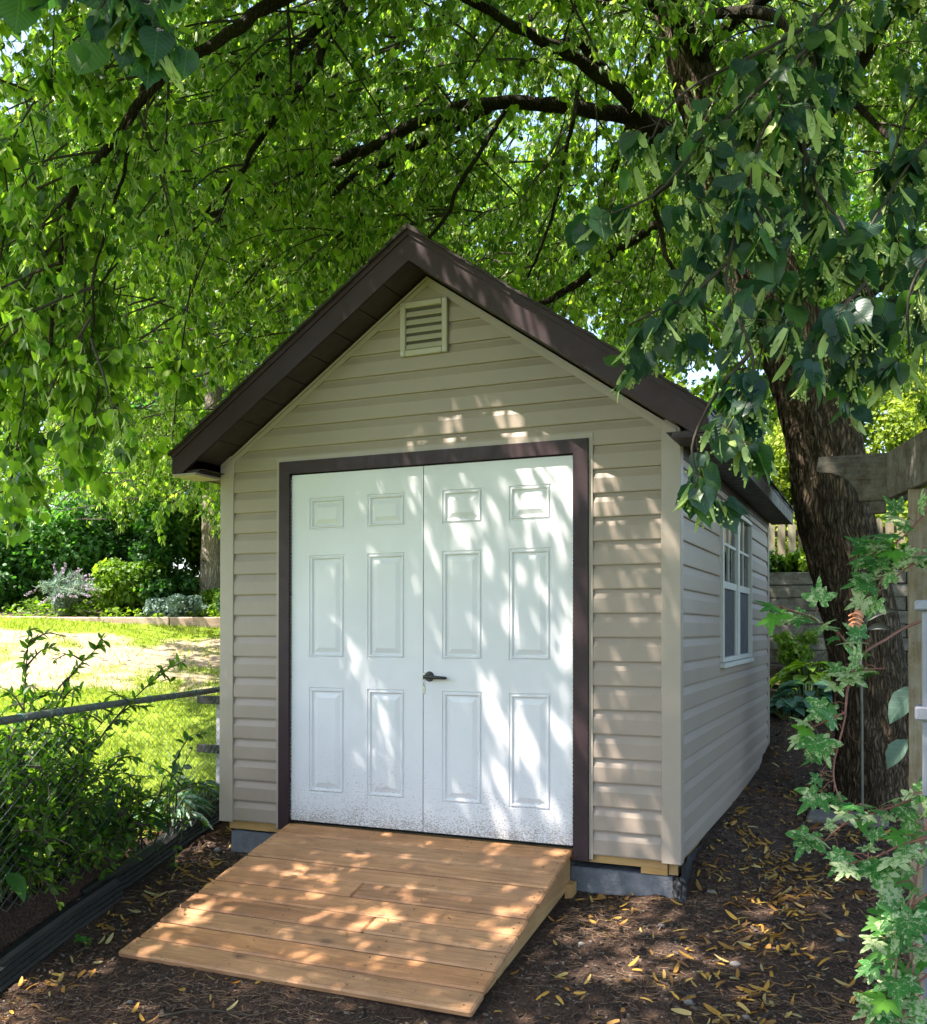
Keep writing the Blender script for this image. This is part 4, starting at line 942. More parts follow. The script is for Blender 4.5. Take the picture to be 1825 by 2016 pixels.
# near sprays, right and top left
NS = {
'N1': [(3.49,-0.87,3.73),(3.15,-1.23,3.35),(2.97,-1.52,2.99),(2.87,-1.78,2.65),(2.85,-1.89,2.42),(2.93,-1.96,2.23)],
'N2': [(3.00,-1.51,3.04),(2.83,-1.69,2.82),(2.69,-1.85,2.61),(2.57,-1.91,2.46),(2.44,-1.96,2.40)],
'N3': [(2.93,-1.43,2.99),(3.00,-1.61,2.56),(3.10,-1.67,2.36),(3.16,-1.76,2.15),(3.21,-1.73,2.01)],
'N4': [(2.87,-1.78,2.65),(2.81,-1.91,2.31),(2.78,-1.92,2.13),(2.86,-1.99,1.94),(2.86,-1.99,1.82),(2.80,-2.02,1.75),(2.75,-2.09,1.68)],
'N5': [(3.16,-1.76,2.15),(3.06,-1.85,2.01),(3.01,-1.92,1.88),(2.98,-1.93,1.78)],
'N6': [(3.52,-1.39,2.93),(3.34,-1.57,2.64),(3.21,-1.63,2.43),(3.14,-1.76,2.25)],
'N7': [(3.51,-1.49,2.47),(3.36,-1.67,2.27),(3.28,-1.70,2.12),(3.28,-1.70,1.94)],
'N8': [(2.96,-1.42,3.15),(2.82,-1.59,3.00),(2.66,-1.65,2.92),(2.58,-1.80,2.77),(2.54,-1.82,2.68)],
'N9': [(2.78,-1.92,2.21),(2.70,-1.95,2.13),(2.59,-1.95,2.09),(2.49,-1.93,2.06)],
'N12': [(3.56,-1.58,2.12),(3.42,-1.71,2.02),(3.34,-1.80,1.97)],
'N13': [(3.60,-.9,3.6),(3.45,-1.1,3.2),(3.30,-1.25,2.9),(3.22,-1.35,2.65)],
'N14': [(3.3,-.7,3.9),(3.0,-.9,3.5),(2.8,-1.1,3.2),(2.65,-1.25,2.95)],
'N15': [(3.60,-1.1,3.0),(3.42,-1.3,2.75),(3.35,-1.35,2.45),(3.33,-1.35,2.15)],
'N16': [(3.0,-1.4,3.2),(3.0,-1.5,2.9),(2.97,-1.55,2.6),(3.0,-1.6,2.3),(3.02,-1.6,2.1)],
'N17': [(3.5,-.8,2.6),(3.35,-1.0,2.4),(3.2,-1.1,2.2),(3.1,-1.15,2.02)],
'N18': [(2.95,-.9,3.4),(2.75,-1.1,3.0),(2.62,-1.2,2.6),(2.58,-1.25,2.3)],
'N19': [(3.05,-1.1,3.1),(2.95,-1.2,2.7),(2.85,-1.3,2.3),(2.80,-1.35,2.0)],
'N20': [(2.70,-1.55,2.45),(2.60,-1.70,2.2),(2.52,-1.78,1.98)],
'N21': [(2.86,-1.99,1.92),(2.76,-2.0,1.80),(2.70,-2.02,1.66),(2.72,-2.04,1.56)],
'N10': [(1.07,-3.11,2.92),(1.29,-3.12,2.79),(1.44,-3.11,2.70),(1.57,-3.10,2.62),(1.63,-3.08,2.60)],
'N11': [(1.55,-2.79,3.02),(1.48,-2.82,2.90),(1.45,-2.89,2.79)]}
near = Foliage()
for k_, P_ in NS.items():
    B = near.path(cat(P_, 14), .0065); left = k_ in ('N10', 'N11')
    near.twigs(B, 13 if not left else 28, .17 if not left else .12, 2.2, 6.5 if not left else 5, .070 if not left else .078, t0=0.02, brac=1.0 if not left else .2, bsize=.098, tw_r=.0018)
near.build(tree, True)

# ------------------------------------------------------------------ background trees, hedge and shrubs
def leaves_blob(mb, blobs, n, size, tmpl, upb=.5, shell=.35, wob=.5):
    w = np.array([b[3]*b[4]*b[5] for b in blobs]); w = w**.8/np.sum(w**.8); k = rng.choice(len(blobs), n, p=w)
    B = np.array(blobs)[k]; u = rdir(n); r = rng.random(n)**shell; c = B[:, :3]+u*r[:, None]*B[:, 3:6]
    c += 0.25*B[:, 3:6]*np.stack([fbm(c[:, 0]*1.7+i*9, c[:, 2]*1.7+c[:, 1], 3) for i in range(3)], -1)
    nr = norm(u*.6+np.array([0, 0, upb])+rng.normal(size=(n, 3))*wob); y = norm(np.cross(nr, rdir(n))+np.array([0, 0, -.25]))
    cl = np.clip(.5+fbm(c[:, 0]*1.1, c[:, 1]*1.1+c[:, 2]*1.3, 3)*1.1+rng.normal(size=n)*.2, 0, 1)
    scatter(mb, tmpl, c, y, nr, size*rng.uniform(.6, 1.3, n), rnd=cl)
TQ = (np.array([(0,0,0),(-.42,.45,.05),(0,1,-.08),(.42,.45,.05)], float), [np.array([(0,3,2,1)])])
def far_tree(name, label, catg, x, y, h, r, n, size, mat, base=None, group=None, barkm='pale_bark', tr=.16, low_=.25, lean=0):
    z0 = float(H(x, y))-.1; t = thing(name, label, catg, (x, y, z0), group)
    mb = MB(); P = cat([(x, y, z0), (x+.05, y, z0+h*.3), (x+lean*.5, y+.1, z0+h*.6), (x+lean, y, z0+h*.92)], 24); mb.tube(P, np.linspace(tr*1.2, .03, 24), 12); mb.build('trunk', barkm, t, True)
    mb = MB(); blobs = []
    for k in range(26):
        a = rng.uniform(0, 2*np.pi); q = rng.random()**.6; zz = z0+h*rng.uniform(low_+.05, .95); f = math.sin(math.pi*min(1, max(.12, (zz-z0)/h*.9+.12)))**.6
        b = np.array([x+math.cos(a)*r*q*f*.85, y+math.sin(a)*r*q*f*.85, zz]); s = r*rng.uniform(.22, .42); blobs.append((*b, s, s, s*.75))
        if k < 10:
            c = P[int(len(P)*min(.85, max(.1, (zz-z0)/h*.75)))]; mb.tube([c, (c+b)/2+np.array([0, 0, .2]), b], [tr*.35, tr*.2, .02], 5)
    mb.build('limbs', barkm, t); mb = MB(); leaves_blob(mb, blobs, n, size, TQ if n > 9000 else TH); mb.build('crown', mat, t); return t
G_ = 'trees beyond the garden'
far_tree('deciduous_tree', 'tall bright green tree at the far left edge behind the lawn', 'tree', -12.0, 8.2, 7.4, 3.3, 15000, .17, 'tree_b', group=G_)
far_tree('deciduous_tree', 'mid green tree behind the shrub bed, left of the pale conifers', 'tree', -11.6, 11.6, 9.5, 3.6, 15000, .18, 'tree_a', group=G_)
far_tree('deciduous_tree', 'bright tree showing above the left roof slope', 'tree', -8.6, 15.5, 10.5, 3.8, 15000, .19, 'tree_b', group=G_)
far_tree('deciduous_tree', 'dark green tree showing just left of the roof peak', 'tree', -5.0, 14.2, 9.6, 3.4, 14000, .18, 'tree_a', group=G_)
far_tree('deciduous_tree', 'bright green tree showing just right of the roof peak', 'tree', -2.2, 17.5, 9.6, 3.3, 14000, .19, 'tree_b', group=G_)
far_tree('deciduous_tree', 'green tree standing behind the right roof slope', 'tree', 1.2, 15.8, 8.8, 3.2, 14000, .17, 'tree_a', group=G_)
far_tree('deciduous_tree', 'tree partly hidden behind the linden trunk', 'tree', 4.6, 17.0, 10.0, 3.2, 14000, .18, 'tree_b', group=G_)
def conifer(x, y, h, r, label, n=11000):
    z0 = float(H(x, y))-.1; t = thing('conifer', label, 'tree', (x, y, z0), 'pale conifers'); mb = MB(); mb.tube([(x, y, z0), (x, y, z0+h*.5), (x, y, z0+h)], [.17, .11, .02], 10); mb.build('trunk', 'pale_bark', t, True)
    mb = MB(); pts = []; br = MB()
    for k in range(90):
        f = rng.uniform(.12, .98); a = rng.uniform(0, 6.28); L = r*(1-f)**.8*rng.uniform(.7, 1.1)+.15; z = z0+h*f
        B = cat([(x, y, z), (x+math.cos(a)*L*.5, y+math.sin(a)*L*.5, z+.02), (x+math.cos(a)*L, y+math.sin(a)*L, z-.25*L)], 8); br.tube(B, np.linspace(.03, .006, 8), 4)
        m = int(n*L/(90*r*.55)); tt = rng.random(m); i = np.minimum((tt*7).astype(int), 6); b = B[i]+(B[i+1]-B[i])*(tt*7-i)[:, None]; pts.append(b+np.stack([rng.normal(size=m)*.09, rng.normal(size=m)*.09, -rng.random(m)*.28], -1))
    P = np.vstack(pts); N = len(P); scatter(mb, strap(.13, 1, .1), P, norm(rdir(N, .4)*.6+np.array([0, 0, -.8])), rdir(N), rng.uniform(.14, .3, N), rnd=np.clip(.5+fbm(P[:, 0]*2, P[:, 2]*2+P[:, 1], 3)+rng.normal(size=N)*.2, 0, 1))
    br.build('branches', 'limb', t); mb.build('crown', 'conifer', t)
conifer(-8.6, 8.6, 8.6, 2.2, 'pale green conifer behind the shrubs, nearest the left shed corner', 15000)
conifer(-6.4, 10.4, 8.2, 2.1, 'pale green conifer rising behind the left roof slope', 14000)
# tall bare trunk beside the shed
PTX, PTY = -5.25, 5.98
N_ = 16000; s_ = rng.uniform(-1, 8, N_); d_ = rng.uniform(.07, 3.2, N_); q_ = E1[None]+ED[None]*s_[:, None]+EN[None]*d_[:, None]; hh = rng.random(N_)*.16*(1+1.5*fbm(q_[:, 0]*2, q_[:, 1]*2, 3)); mb = MB(); scatter(mb, TH, np.column_stack([q_, H(q_[:, 0], q_[:, 1])+hh]), rdir(N_, .3), norm(rng.normal(size=(N_, 3))*.5+np.array([0, 0, 1.])), rng.uniform(.03, .07, N_), rnd=np.clip(.5+fbm(q_[:, 0]*1.5, q_[:, 1]*1.5, 3)*1.6, 0, 1)); tag(mb.build('ground_cover', 'shrub_b'), 'low leafy ground cover filling the far planting bed', 'ground cover', kind='stuff')
x, y = PTX, PTY; z0 = float(H(x, y))-.15
t = thing('pine_tree', 'tall tree with pale scaly trunk standing just left of the shed wall', 'tree', (x, y, z0))
n = 160; P = cat([(x, y, z0), (x+.02, y, z0+1.2), (x+.03, y, z0+3), (x+.1, y, z0+7.5)], n); sd = 28; an = np.arange(sd)*2*np.pi/sd
R = np.linspace(.185, .10, n)[:, None]+.06*np.exp(-np.linspace(0, 7.5, n)/.25)[:, None]+.016*fbm(np.cos(an)[None]*6+np.zeros((n, 1)), np.sin(an)[None]*6+np.linspace(0, 60, n)[:, None], 3)
V = P[:, None]+R[..., None]*np.stack([np.cos(an), np.sin(an), an*0], -1)[None]; k = np.arange(sd); i = np.arange(n-1)
q = np.stack([i[:, None]*sd+k, i[:, None]*sd+(k+1) % sd, (i[:, None]+1)*sd+(k+1) % sd, (i[:, None]+1)*sd+k], -1).reshape(-1, 4)
mb = MB(); mb.add(V.reshape(-1, 3), [q]); 
for k in range(7):
    zz = z0+.5+k*.33; a = rng.uniform(3, 6); mb.tube([(x, y, zz), (x+math.cos(a)*.26, y+math.sin(a)*.26, zz+.03)], [.02, .008], 6)
mb.build('trunk', 'pale_bark', t, True); mb = MB(); blobs = [(x+rng.normal()*1.0, y+rng.normal()*1.0, z0+rng.uniform(4.2, 8), .9, .9, .7) for _ in range(14)]; leaves_blob(mb, blobs, 9000, .13, TQ); mb.build('crown', 'tree_a', t)

def shrub(name, label, x, y, rx, ry, h, n, size, mat, tmpl=None, group=None, z0=None, stems=9, upb=.5, catg='shrub'):
    if z0 is None: z0 = float(H(x, y))-.02
    t = thing(name, label, catg, (x, y, z0), group); mb = MB(); blobs = []
    for k in range(stems):
        a = rng.uniform(0, 6.28); q = rng.random()**.5; e = np.array([x+math.cos(a)*rx*q*.8, y+math.sin(a)*ry*q*.8, z0+h*rng.uniform(.45, .88)]); s_ = np.array([x+math.cos(a)*rx*q*.25, y+math.sin(a)*ry*q*.25, z0])
        mb.tube(cat([s_, (s_+e)/2+np.array([rng.normal()*.04, rng.normal()*.04, .04]), e], 8), np.linspace(.014, .004, 8), 5)
        s = min(rx, h)*rng.uniform(.28, .45); blobs.append((*e, s*1.1, s*1.1, s*.8)); blobs.append((*(e*.6+s_*.4), s, s, s*.9))
    mb.build('stems', 'twig', t); mb = MB(); leaves_blob(mb, blobs, n, size, tmpl or TH, upb, .3); mb.build('foliage', mat, t); return t
SG = 'shrubs in the far bed'
def bedpos(s, d): p = E1+ED*s+EN*d; return float(p[0]), float(p[1])
lab = ['dark green shrub at the left end of the far bed', 'dark mounded shrub second from the left in the far bed', 'deep green shrub behind the silvery flowering plant', 'large glossy shrub in the middle of the far bed',
       'bright leafy shrub next to the pale trunk', 'tall yellow green shrub in the second row of the bed', 'tall dark shrub in the second row behind the silvery plant', 'tall green shrub at the back beside the pale trunk']
for i, (s, d, r, h, m) in enumerate(((.9, 1.0, .8, 1.0, 'shrub_a'), (2.0, 1.2, .8, 1.15, 'shrub_a'), (2.95, 1.1, .75, 1.35, 'shrub_a'), (3.85, 1.0, .75, 1.6, 'shrub_a'), (4.6, 2.0, .70, 1.75, 'shrub_b'), (1.4, 2.6, 1.2, 2.3, 'shrub_b'), (3.0, 2.6, 1.1, 2.5, 'shrub_a'), (4.9, 2.4, 1.1, 2.7, 'shrub_b'))):
    x, y = bedpos(s, d); shrub('leafy_shrub', lab[i], x, y, r, r*.85, h*rng.uniform(.95, 1.25), 6500, .062, m, group=SG, upb=.9, stems=14)
for i, (s, d, r, h, m) in enumerate(((.5, .45, .45, .5, 'shrub_a'), (1.35, .5, .5, .55, 'shrub_a'), (2.15, .5, .5, .62, 'shrub_a'), (3.75, .55, .5, .75, 'shrub_b'), (4.25, .62, .42, .62, 'shrub_a'), (5.15, .5, .36, .36, 'shrub_b'), (.7, 2.0, 1.0, 1.7, 'shrub_a'), (4.0, 1.9, 1.0, 2.1, 'shrub_b'))):
    x, y = bedpos(s, d); shrub('leafy_shrub', ['low dark shrub at the front left end of the bed', 'low dark shrub at the bed edging left of the purple spikes', 'low green shrub touching the purple spikes on their left', 'low bright shrub right of the silvery flowering plant', 'low dark shrub behind the silvery ground cover', 'low bright shrub in front of the pale trunk', 'dark shrub rising at the back of the left end of the bed', 'bright arching shrub at the back in the middle of the bed'][i], x, y, r, r*.7, h, 4200, .05, m, group=SG)
x, y = bedpos(5.7, 1.4); shrub('leafy_shrub', 'small yellow green shrub at the foot of the pale trunk', x, y, .5, .5, .6, 2500, .05, 'lime', group=SG)
x, y = bedpos(6.2, 2.6); shrub('leafy_shrub', 'green shrub hidden mostly behind the shed wall', x, y, 1.0, .9, 2.0, 4000, .06, 'shrub_a', group=SG)
x, y = bedpos(4.5, .30); shrub('ground_cover_plant', 'low silvery green mat of foliage along the bed edging', x, y, .62, .25, .32, 3000, .035, 'silver', catg='plant')
x, y = bedpos(5.35, .35); shrub('ground_cover_plant', 'low blue green juniper spilling towards the pale trunk', x, y, .45, .3, .38, 3000, .045, 'blueleaf', strapT := strap(.2, 1), catg='plant')
# silvery plant with purple flower spikes
x, y = bedpos(3.05, .22); z0 = float(H(x, y)); t = thing('flowering_plant', 'silvery green plant with purple flower spikes leaning over the bed edging', 'plant', (x, y, z0))
mb = MB(); st = MB()
for k in range(90):
    a = rng.uniform(0, 6.28); L = rng.uniform(.45, .85); sp = rng.uniform(.1, 1.0); e = np.array([x+math.cos(a)*.75*sp*L+.1, y+math.sin(a)*.4*sp*L, z0+L*.72*(1.05-.5*sp)])
    B = cat([(x+math.cos(a)*.08, y+math.sin(a)*.08, z0), (x+math.cos(a)*.35*sp*L, y+math.sin(a)*.25*sp*L, z0+L*.5), e], 9); st.tube(B, np.linspace(.006, .002, 9), 4)
    m = 34; tt = rng.uniform(.15, .95, m)*8; i = tt.astype(int); b = B[i]+(B[np.minimum(i+1, 8)]-B[i])*(tt-i)[:, None]; scatter(mb, strap(.24, 1), b, norm(rdir(m)+np.array([0, 0, .3])), rdir(m), rng.uniform(.05, .09, m))
    if k % 4 == 0:
        d = norm(B[-1]-B[-2]); m = 26; b = B[-1]+d*rng.uniform(0, .17, m)[:, None]; fl = MB(); scatter(fl, TQ, b, rdir(m), rdir(m), rng.uniform(.02, .035, m)); fl.build('flower_spike', 'purple', t)
st.build('stems', 'stem_green', t); mb.build('foliage', 'silver', t)
# bed edging timbers
for k in range(5):
    a = E1+ED*(k*1.58-.2); b = E1+ED*(k*1.58+1.36); mb = MB(); za, zb = 1.195, 1.20
    m = MB(); m.box((0, -.06, -.22), (1.57, .06, .075+.004*(k % 2)), bev=.012); V = m.v[0]; c_, s_ = ED; z_ = 1.205-.004*k
    mb.add(np.stack([a[0]+V[:, 0]*c_-V[:, 1]*s_, a[1]+V[:, 0]*s_+V[:, 1]*c_, V[:, 2]+z_], -1), m.f)
    mb.build('bed_edging', 'edging'); tag(bpy.data.objects[-1] if False else C.objects[-1], ['pale timber edging piece at the left end of the far bed', 'second piece from the left of the pale timber edging', 'pale timber edging piece right under the purple flowering plant', 'sunlit timber edging piece between the flowering plant and the shed', 'timber edging piece disappearing behind the shed corner'][k], 'garden edging', 'timber edging of the far bed')
# cedar hedge at the right
for k, (x, y, h) in enumerate(((1.9, 10.9, 3.2), (2.85, 11.35, 3.5), (3.75, 11.6, 3.4), (4.65, 12.0, 3.7))):
    z0 = float(H(x, y))-.1; t = thing('cedar_hedge', ['sunlit cedar behind the pickets, left of the linden trunk', 'sunlit cedar right behind the linden trunk', 'bright yellow green cedar seen above the arbour beam', 'bright cedar at the right edge behind the arbour'][k], 'hedge', (x, y, z0), 'sunlit cedars'); mb = MB(); mb.tube([(x, y, z0), (x, y, z0+h*.9)], [.08, .02], 8); mb.build('trunk', 'limb', t)
    mb = MB(); bl = [(x+rng.normal()*.2, y+rng.normal()*.2, z0+h*f, .62*(1.12-f*.75), .62*(1.12-f*.75), .45) for f in np.linspace(.1, .95, 12)]; leaves_blob(mb, bl, 11000, .075, TQ, .3, .25); mb.build('crown', 'hedge', t)

# ------------------------------------------------------------------ retaining wall, pickets, plants at the right rear
wall = thing('retaining_wall', 'weathered grey timber retaining wall behind the shed and linden trunk', 'wall', (3.9, 6.7, 1.0))
for k in range(8):
    z1 = 1.76-k*.146; cuts = [1.2, 3.4+.5*(k % 2), 5.2+.4*(k % 3), 7.4]
    for a, b in zip(cuts[:-1], cuts[1:]):
        mb = MB(); mb.box((a+.004, 6.60+rng.uniform(-.008, .008), z1-.141), (b-.004, 6.74, z1), bev=.009); mb.build('timber', 'timber', wall)
pf = thing('picket_fence', 'weathered picket fence at the top of the bank behind the shed', 'fence', (2.4, 8.7, 1.85))
mb = MB(); mb.box((.9, 8.74, 2.02), (3.6, 8.78, 2.10)); mb.box((.9, 8.74, 2.36), (3.6, 8.78, 2.44)); mb.build('rail', 'picket', pf)
for k in range(20):
    x = .95+k*.132; mb = MB(); mb.prism([(x, 8.70, 1.88), (x+.098, 8.70, 1.88), (x+.098, 8.70, 2.50), (x+.049, 8.70, 2.56), (x, 8.70, 2.50)], (0, .022, 0)); mb.build('picket', 'picket', pf)
for k in range(7):
    x = 1.75+k*.36; shrub('bank_plant', ['low green plant on the retaining wall beside the shed corner', 'low green plant on the wall, second from the shed', 'leafy plant on the wall in front of the pickets', 'leafy plant on the wall at the trunk', 'plant on the wall hidden behind the trunk', 'dark plant on the wall right of the trunk', 'dark plant on the wall beside the arbour post'][k], x, 7.15+.15*(k % 2), .26, .26, .34, 900, .09, ['shrub_a', 'shrub_b', 'lime', 'shrub_a', 'shrub_a', 'shrub_a', 'shrub_a'][k], TO, 'plants on the retaining wall', stems=6, catg='plant')
def hosta(label, x, y, r, n, size, mat, w=.62, group=None, name='hosta', z0=None, stalk=.0, tall=.6):
    if z0 is None: z0 = float(H(x, y))-.01
    t = thing(name, label, 'plant', (x, y, z0), group); mb = MB(); sm = MB(); a = rng.uniform(0, 6.28, n); q = rng.uniform(.15, 1, n)
    b = np.stack([x+np.cos(a)*.05, y+np.sin(a)*.05, np.full(n, z0)], -1); e = np.stack([x+np.cos(a)*r*q*.65, y+np.sin(a)*r*q*.65, z0+r*tall*(1.25-.75*q)], -1)
    md = (b+e)/2+np.array([0, 0, .05*r]); V, F = tubes(np.stack([b, md, e], 1), np.full((n, 3), .006), 4); sm.add(V, [F])
    y_ = norm(np.stack([np.cos(a), np.sin(a), .15-.5*q], -1)); nr = norm(np.stack([-np.cos(a)*.25, -np.sin(a)*.25, np.ones(n)], -1)+rng.normal(size=(n, 3))*.2)
    scatter(mb, oval(w, .10, .28), e, y_, nr, size*rng.uniform(.7, 1.2, n), lc=True)
    if stalk:
        for k in range(3): d = rng.normal(size=2)*.08; sm.tube([(x, y, z0), (x+d[0], y+d[1], z0+stalk), (x+d[0]*2.4, y+d[1]*2.4, z0+stalk*1.5)], .004, 5)
    sm.build('stalks', 'stem_green', t); mb.build('leaves', mat, t, True); return t
HG = 'hostas behind the shed'
hosta('lime green hosta glowing behind the shed corner', 2.50, 5.75, .50, 70, .24, 'lime', group=HG, stalk=.35)
hosta('blue green hosta in front of the lime one', 2.52, 5.05, .46, 60, .22, 'blueleaf', group=HG)
hosta('small dark hosta between the shed corner and the mulch', 2.36, 4.75, .28, 34, .17, 'blueleaf', group=HG)
hosta('variegated hosta clump under the retaining wall', 2.60, 6.25, .34, 60, .13, 'hosta_var', group=HG)
hosta('pale margined hosta left of the trunk below the wall', 2.95, 6.30, .30, 50, .12, 'hosta_var', group=HG)
shrub('bank_plant', 'feathery yellow green plant against the timber wall', 2.30, 6.30, .25, .2, .55, 1200, .06, 'shrub_b', TO, stems=7, catg='plant')

# ------------------------------------------------------------------ arbour
def obox(mb, p0, p1, wd, ht, bev=.004):
    """plank between p0 and p1 (centre of the top edge), vertical sides"""
    p0, p1 = np.array(p0, float), np.array(p1, float); L = np.linalg.norm(p1-p0); d = (p1-p0)/L; s = norm(np.cross(d, np.array([0, 0, 1]))); m = MB(); m.box((0, -wd/2, -ht), (L, wd/2, 0), bev=bev); V = m.v[0]
    mb.add(p0+V[:, :1]*d+V[:, 1:2]*s+V[:, 2:]*np.array([0, 0, 1]), m.f); return mb
arb = thing('garden_arbour', 'weathered wooden arbour with scroll-cut beam end beside the linden trunk', 'arbour', (3.32, -.72, -.35))
# cross beam with a quarter-round cut under its end
pts = [(3.30, 1.845), (2.985, 1.845), (2.985, 1.775)]
for k in range(11):
    a = math.pi/2*(1-k/10); pts.append((2.995+.12*math.cos(a)*1.0, 1.655+.115*math.sin(a)))
pts = [(3.30, 1.845), (2.955, 1.845), (2.945, 1.79)] + [(2.965+.145*math.sin(k/10*math.pi/2), 1.655+.125*math.cos(k/10*math.pi/2)) for k in range(11)] + [(3.155, 1.652), (3.30, 1.652)]
mb = MB(); mb.prism([(x, -.545, z) for x, z in pts], (0, .04, 0)); mb.build('cross_beam', 'grey_wood', arb)
mb = MB(); obox(mb, (3.236, -.545, 1.846), (3.60, -1.80, 1.846), .042, .19); mb.build('side_beam', 'grey_wood', arb)
mb = MB(); mb.box((3.155, -.54, 1.60), (3.214, -.50, 1.6515), bev=.003); mb.build('beam_block', 'grey_wood', arb)
for (x, y) in ((3.335, -.80),):
    mb = MB(); mb.box((x-.045, y-.045, -.42), (x+.045, y+.045, 1.654), bev=.005); mb.build('post', 'grey_wood_z', arb)
mb = MB(); mb.box((3.43, -.70, -.42), (3.52, -.61, 1.70), bev=.005); mb.build('post', 'grey_wood_z', arb)
mb = MB(); obox(mb, (3.42, -1.05, 2.07), (3.95, -.95, 2.07), .04, .11); mb.build('top_slat', 'grey_wood', arb)
# lavender-grey rail post with two caps
lp = thing('rail_post', 'lavender grey painted post with two square caps at the right edge', 'post', (3.345, -1.70, -.42))
mb = MB(); mb.box((3.310, -1.735, -.45), (3.38, -1.665, 1.18), bev=.003); mb.build('shaft', 'lilac', lp)
for z in (1.18, .86):
    mb = MB(); mb.box((3.290, -1.755, z), (3.40, -1.645, z+.03 if z > 1 else z+.04), bev=.005); mb.build('cap', 'lilac', lp)
# metal garden ornament
orn = thing('garden_ornament', 'metal garden flower with curled petals and copper striped centre in front of the trunk', 'ornament', (3.06, 1.60, .0))
mb = MB(); mb.tube([(3.07, 1.62, -.1), (3.07, 1.62, .6), (3.06, 1.62, 1.14)], .008, 8); mb.build('stake', 'pewter', orn)
for (cx, cz, a0, L, w, m) in ((3.02, 1.16, 1.15, .22, .035, 'pewter'), (3.08, 1.16, .95, .24, .045, 'pewter'), (3.10, 1.12, .65, .17, .04, 'pewter'), (3.0, 1.12, 1.9, .12, .025, 'pewter')):
    mb = MB(); n = 12; V = []
    for k in range(n):
        f = k/(n-1); a = a0-.9*f; x = cx+L*f*math.cos(a0-.35*f); z = cz+L*f*math.sin(a0-.35*f)-.06*f*f; ww = w*math.sin(math.pi*(.08+.9*f))
        V += [(x-ww*.5*math.sin(a), 1.60-.02, z+ww*.5*math.cos(a)), (x, 1.60+.015, z), (x+ww*.5*math.sin(a), 1.60-.02, z-ww*.5*math.cos(a))]
    mb.add(V, [(3*k+j, 3*k+j+1, 3*k+j+4, 3*k+j+3) for k in range(n-1) for j in (0, 1)]); mb.build('petal', m, orn, True)
mb = MB()
for k in range(3): mb.tube(cat([(3.00, 1.57, 1.15+k*.028), (3.035, 1.54, 1.165+k*.028), (3.08, 1.56, 1.14+k*.028)], 8), .0065, 6)
mb.tube([(3.03, 1.572, 1.12), (3.06, 1.575, 1.24)], [.035, .03], 10)
mb.build('striped_centre', 'copper', orn, True)
# big grey-green leaves of a plant between trunk and arbour post
t = thing('broadleaf_plant', 'large grey green leaves between the linden trunk and the arbour post', 'plant', (3.42, .25, -.2)); st = MB(); mb = MB()
for P_, yv, sz in (([(3.42,.25,-.2),(3.44,.2,.3),(3.40,.1,.72),(3.35,.06,.86)], (-.55,-.1,-.55), .21), ([(3.42,.25,-.2),(3.38,.2,.25),(3.33,.1,.55),(3.30,.05,.62)], (-.5,-.1,-.6), .16), ([(3.42,.25,-.2),(3.50,.2,.4),(3.44,.1,.85)], (-.2,-.2,-.7), .2)):
    Q = cat(P_, 12); st.tube(Q, .005, 6); scatter(mb, oval(.62, .10, .25), Q[-1:], np.array([yv]), np.array([[-.3, -.8, .6]]), sz, lc=True)
st.build('stems', 'stem_green', t, True); mb.build('leaves', 'broad', t, True)

# ------------------------------------------------------------------ variegated vine
vine = thing('variegated_vine', 'vine with lobed green and cream leaves climbing the arbour post at the right', 'vine', (3.33, -1.0, -.35))
VS = {'V1': [(3.36,-1.22,1.17),(3.27,-1.26,1.13),(3.21,-1.34,1.09),(3.14,-1.42,1.04),(3.10,-1.49,0.94),(3.09,-1.55,0.83),(3.06,-1.56,0.70),(3.07,-1.61,0.62),(3.13,-1.64,0.53)],
'V2': [(3.13,-1.43,1.02),(3.07,-1.45,1.11),(2.99,-1.49,1.16),(2.92,-1.52,1.19),(2.87,-1.55,1.20)],
'V3': [(3.41,-0.99,1.61),(3.34,-1.12,1.53),(3.26,-1.15,1.44),(3.19,-1.19,1.40),(3.14,-1.21,1.37)],
'V4': [(3.40,-1.21,1.40),(3.30,-1.25,1.35),(3.22,-1.28,1.28),(3.18,-1.30,1.24)],
'V5': [(3.09,-1.55,0.86),(3.01,-1.58,0.82),(2.96,-1.61,0.80)],
'V7': [(3.37,-1.64,0.66),(3.26,-1.69,0.61),(3.18,-1.73,0.58),(3.09,-1.76,0.54),(3.02,-1.79,0.47)],
'V8': [(3.37,-1.75,0.54),(3.26,-1.80,0.51),(3.18,-1.83,0.47),(3.11,-1.86,0.45)],
'V9': [(3.35,-1.76,0.69),(3.30,-1.78,0.48),(3.28,-1.84,0.28),(3.28,-1.89,0.11),(3.29,-1.89,-0.06)],
'V10': [(3.35,-1.87,0.42),(3.27,-1.90,0.35),(3.24,-1.91,0.24),(3.23,-1.97,0.10)],
'V11': [(3.10,-1.49,0.94),(3.15,-1.47,0.99),(3.21,-1.45,1.00)],
'V12': [(3.35,-1.87,0.20),(3.28,-1.89,0.13),(3.24,-2.02,0.06)]}
sm = MB(); L1, L2 = MB(), MB()
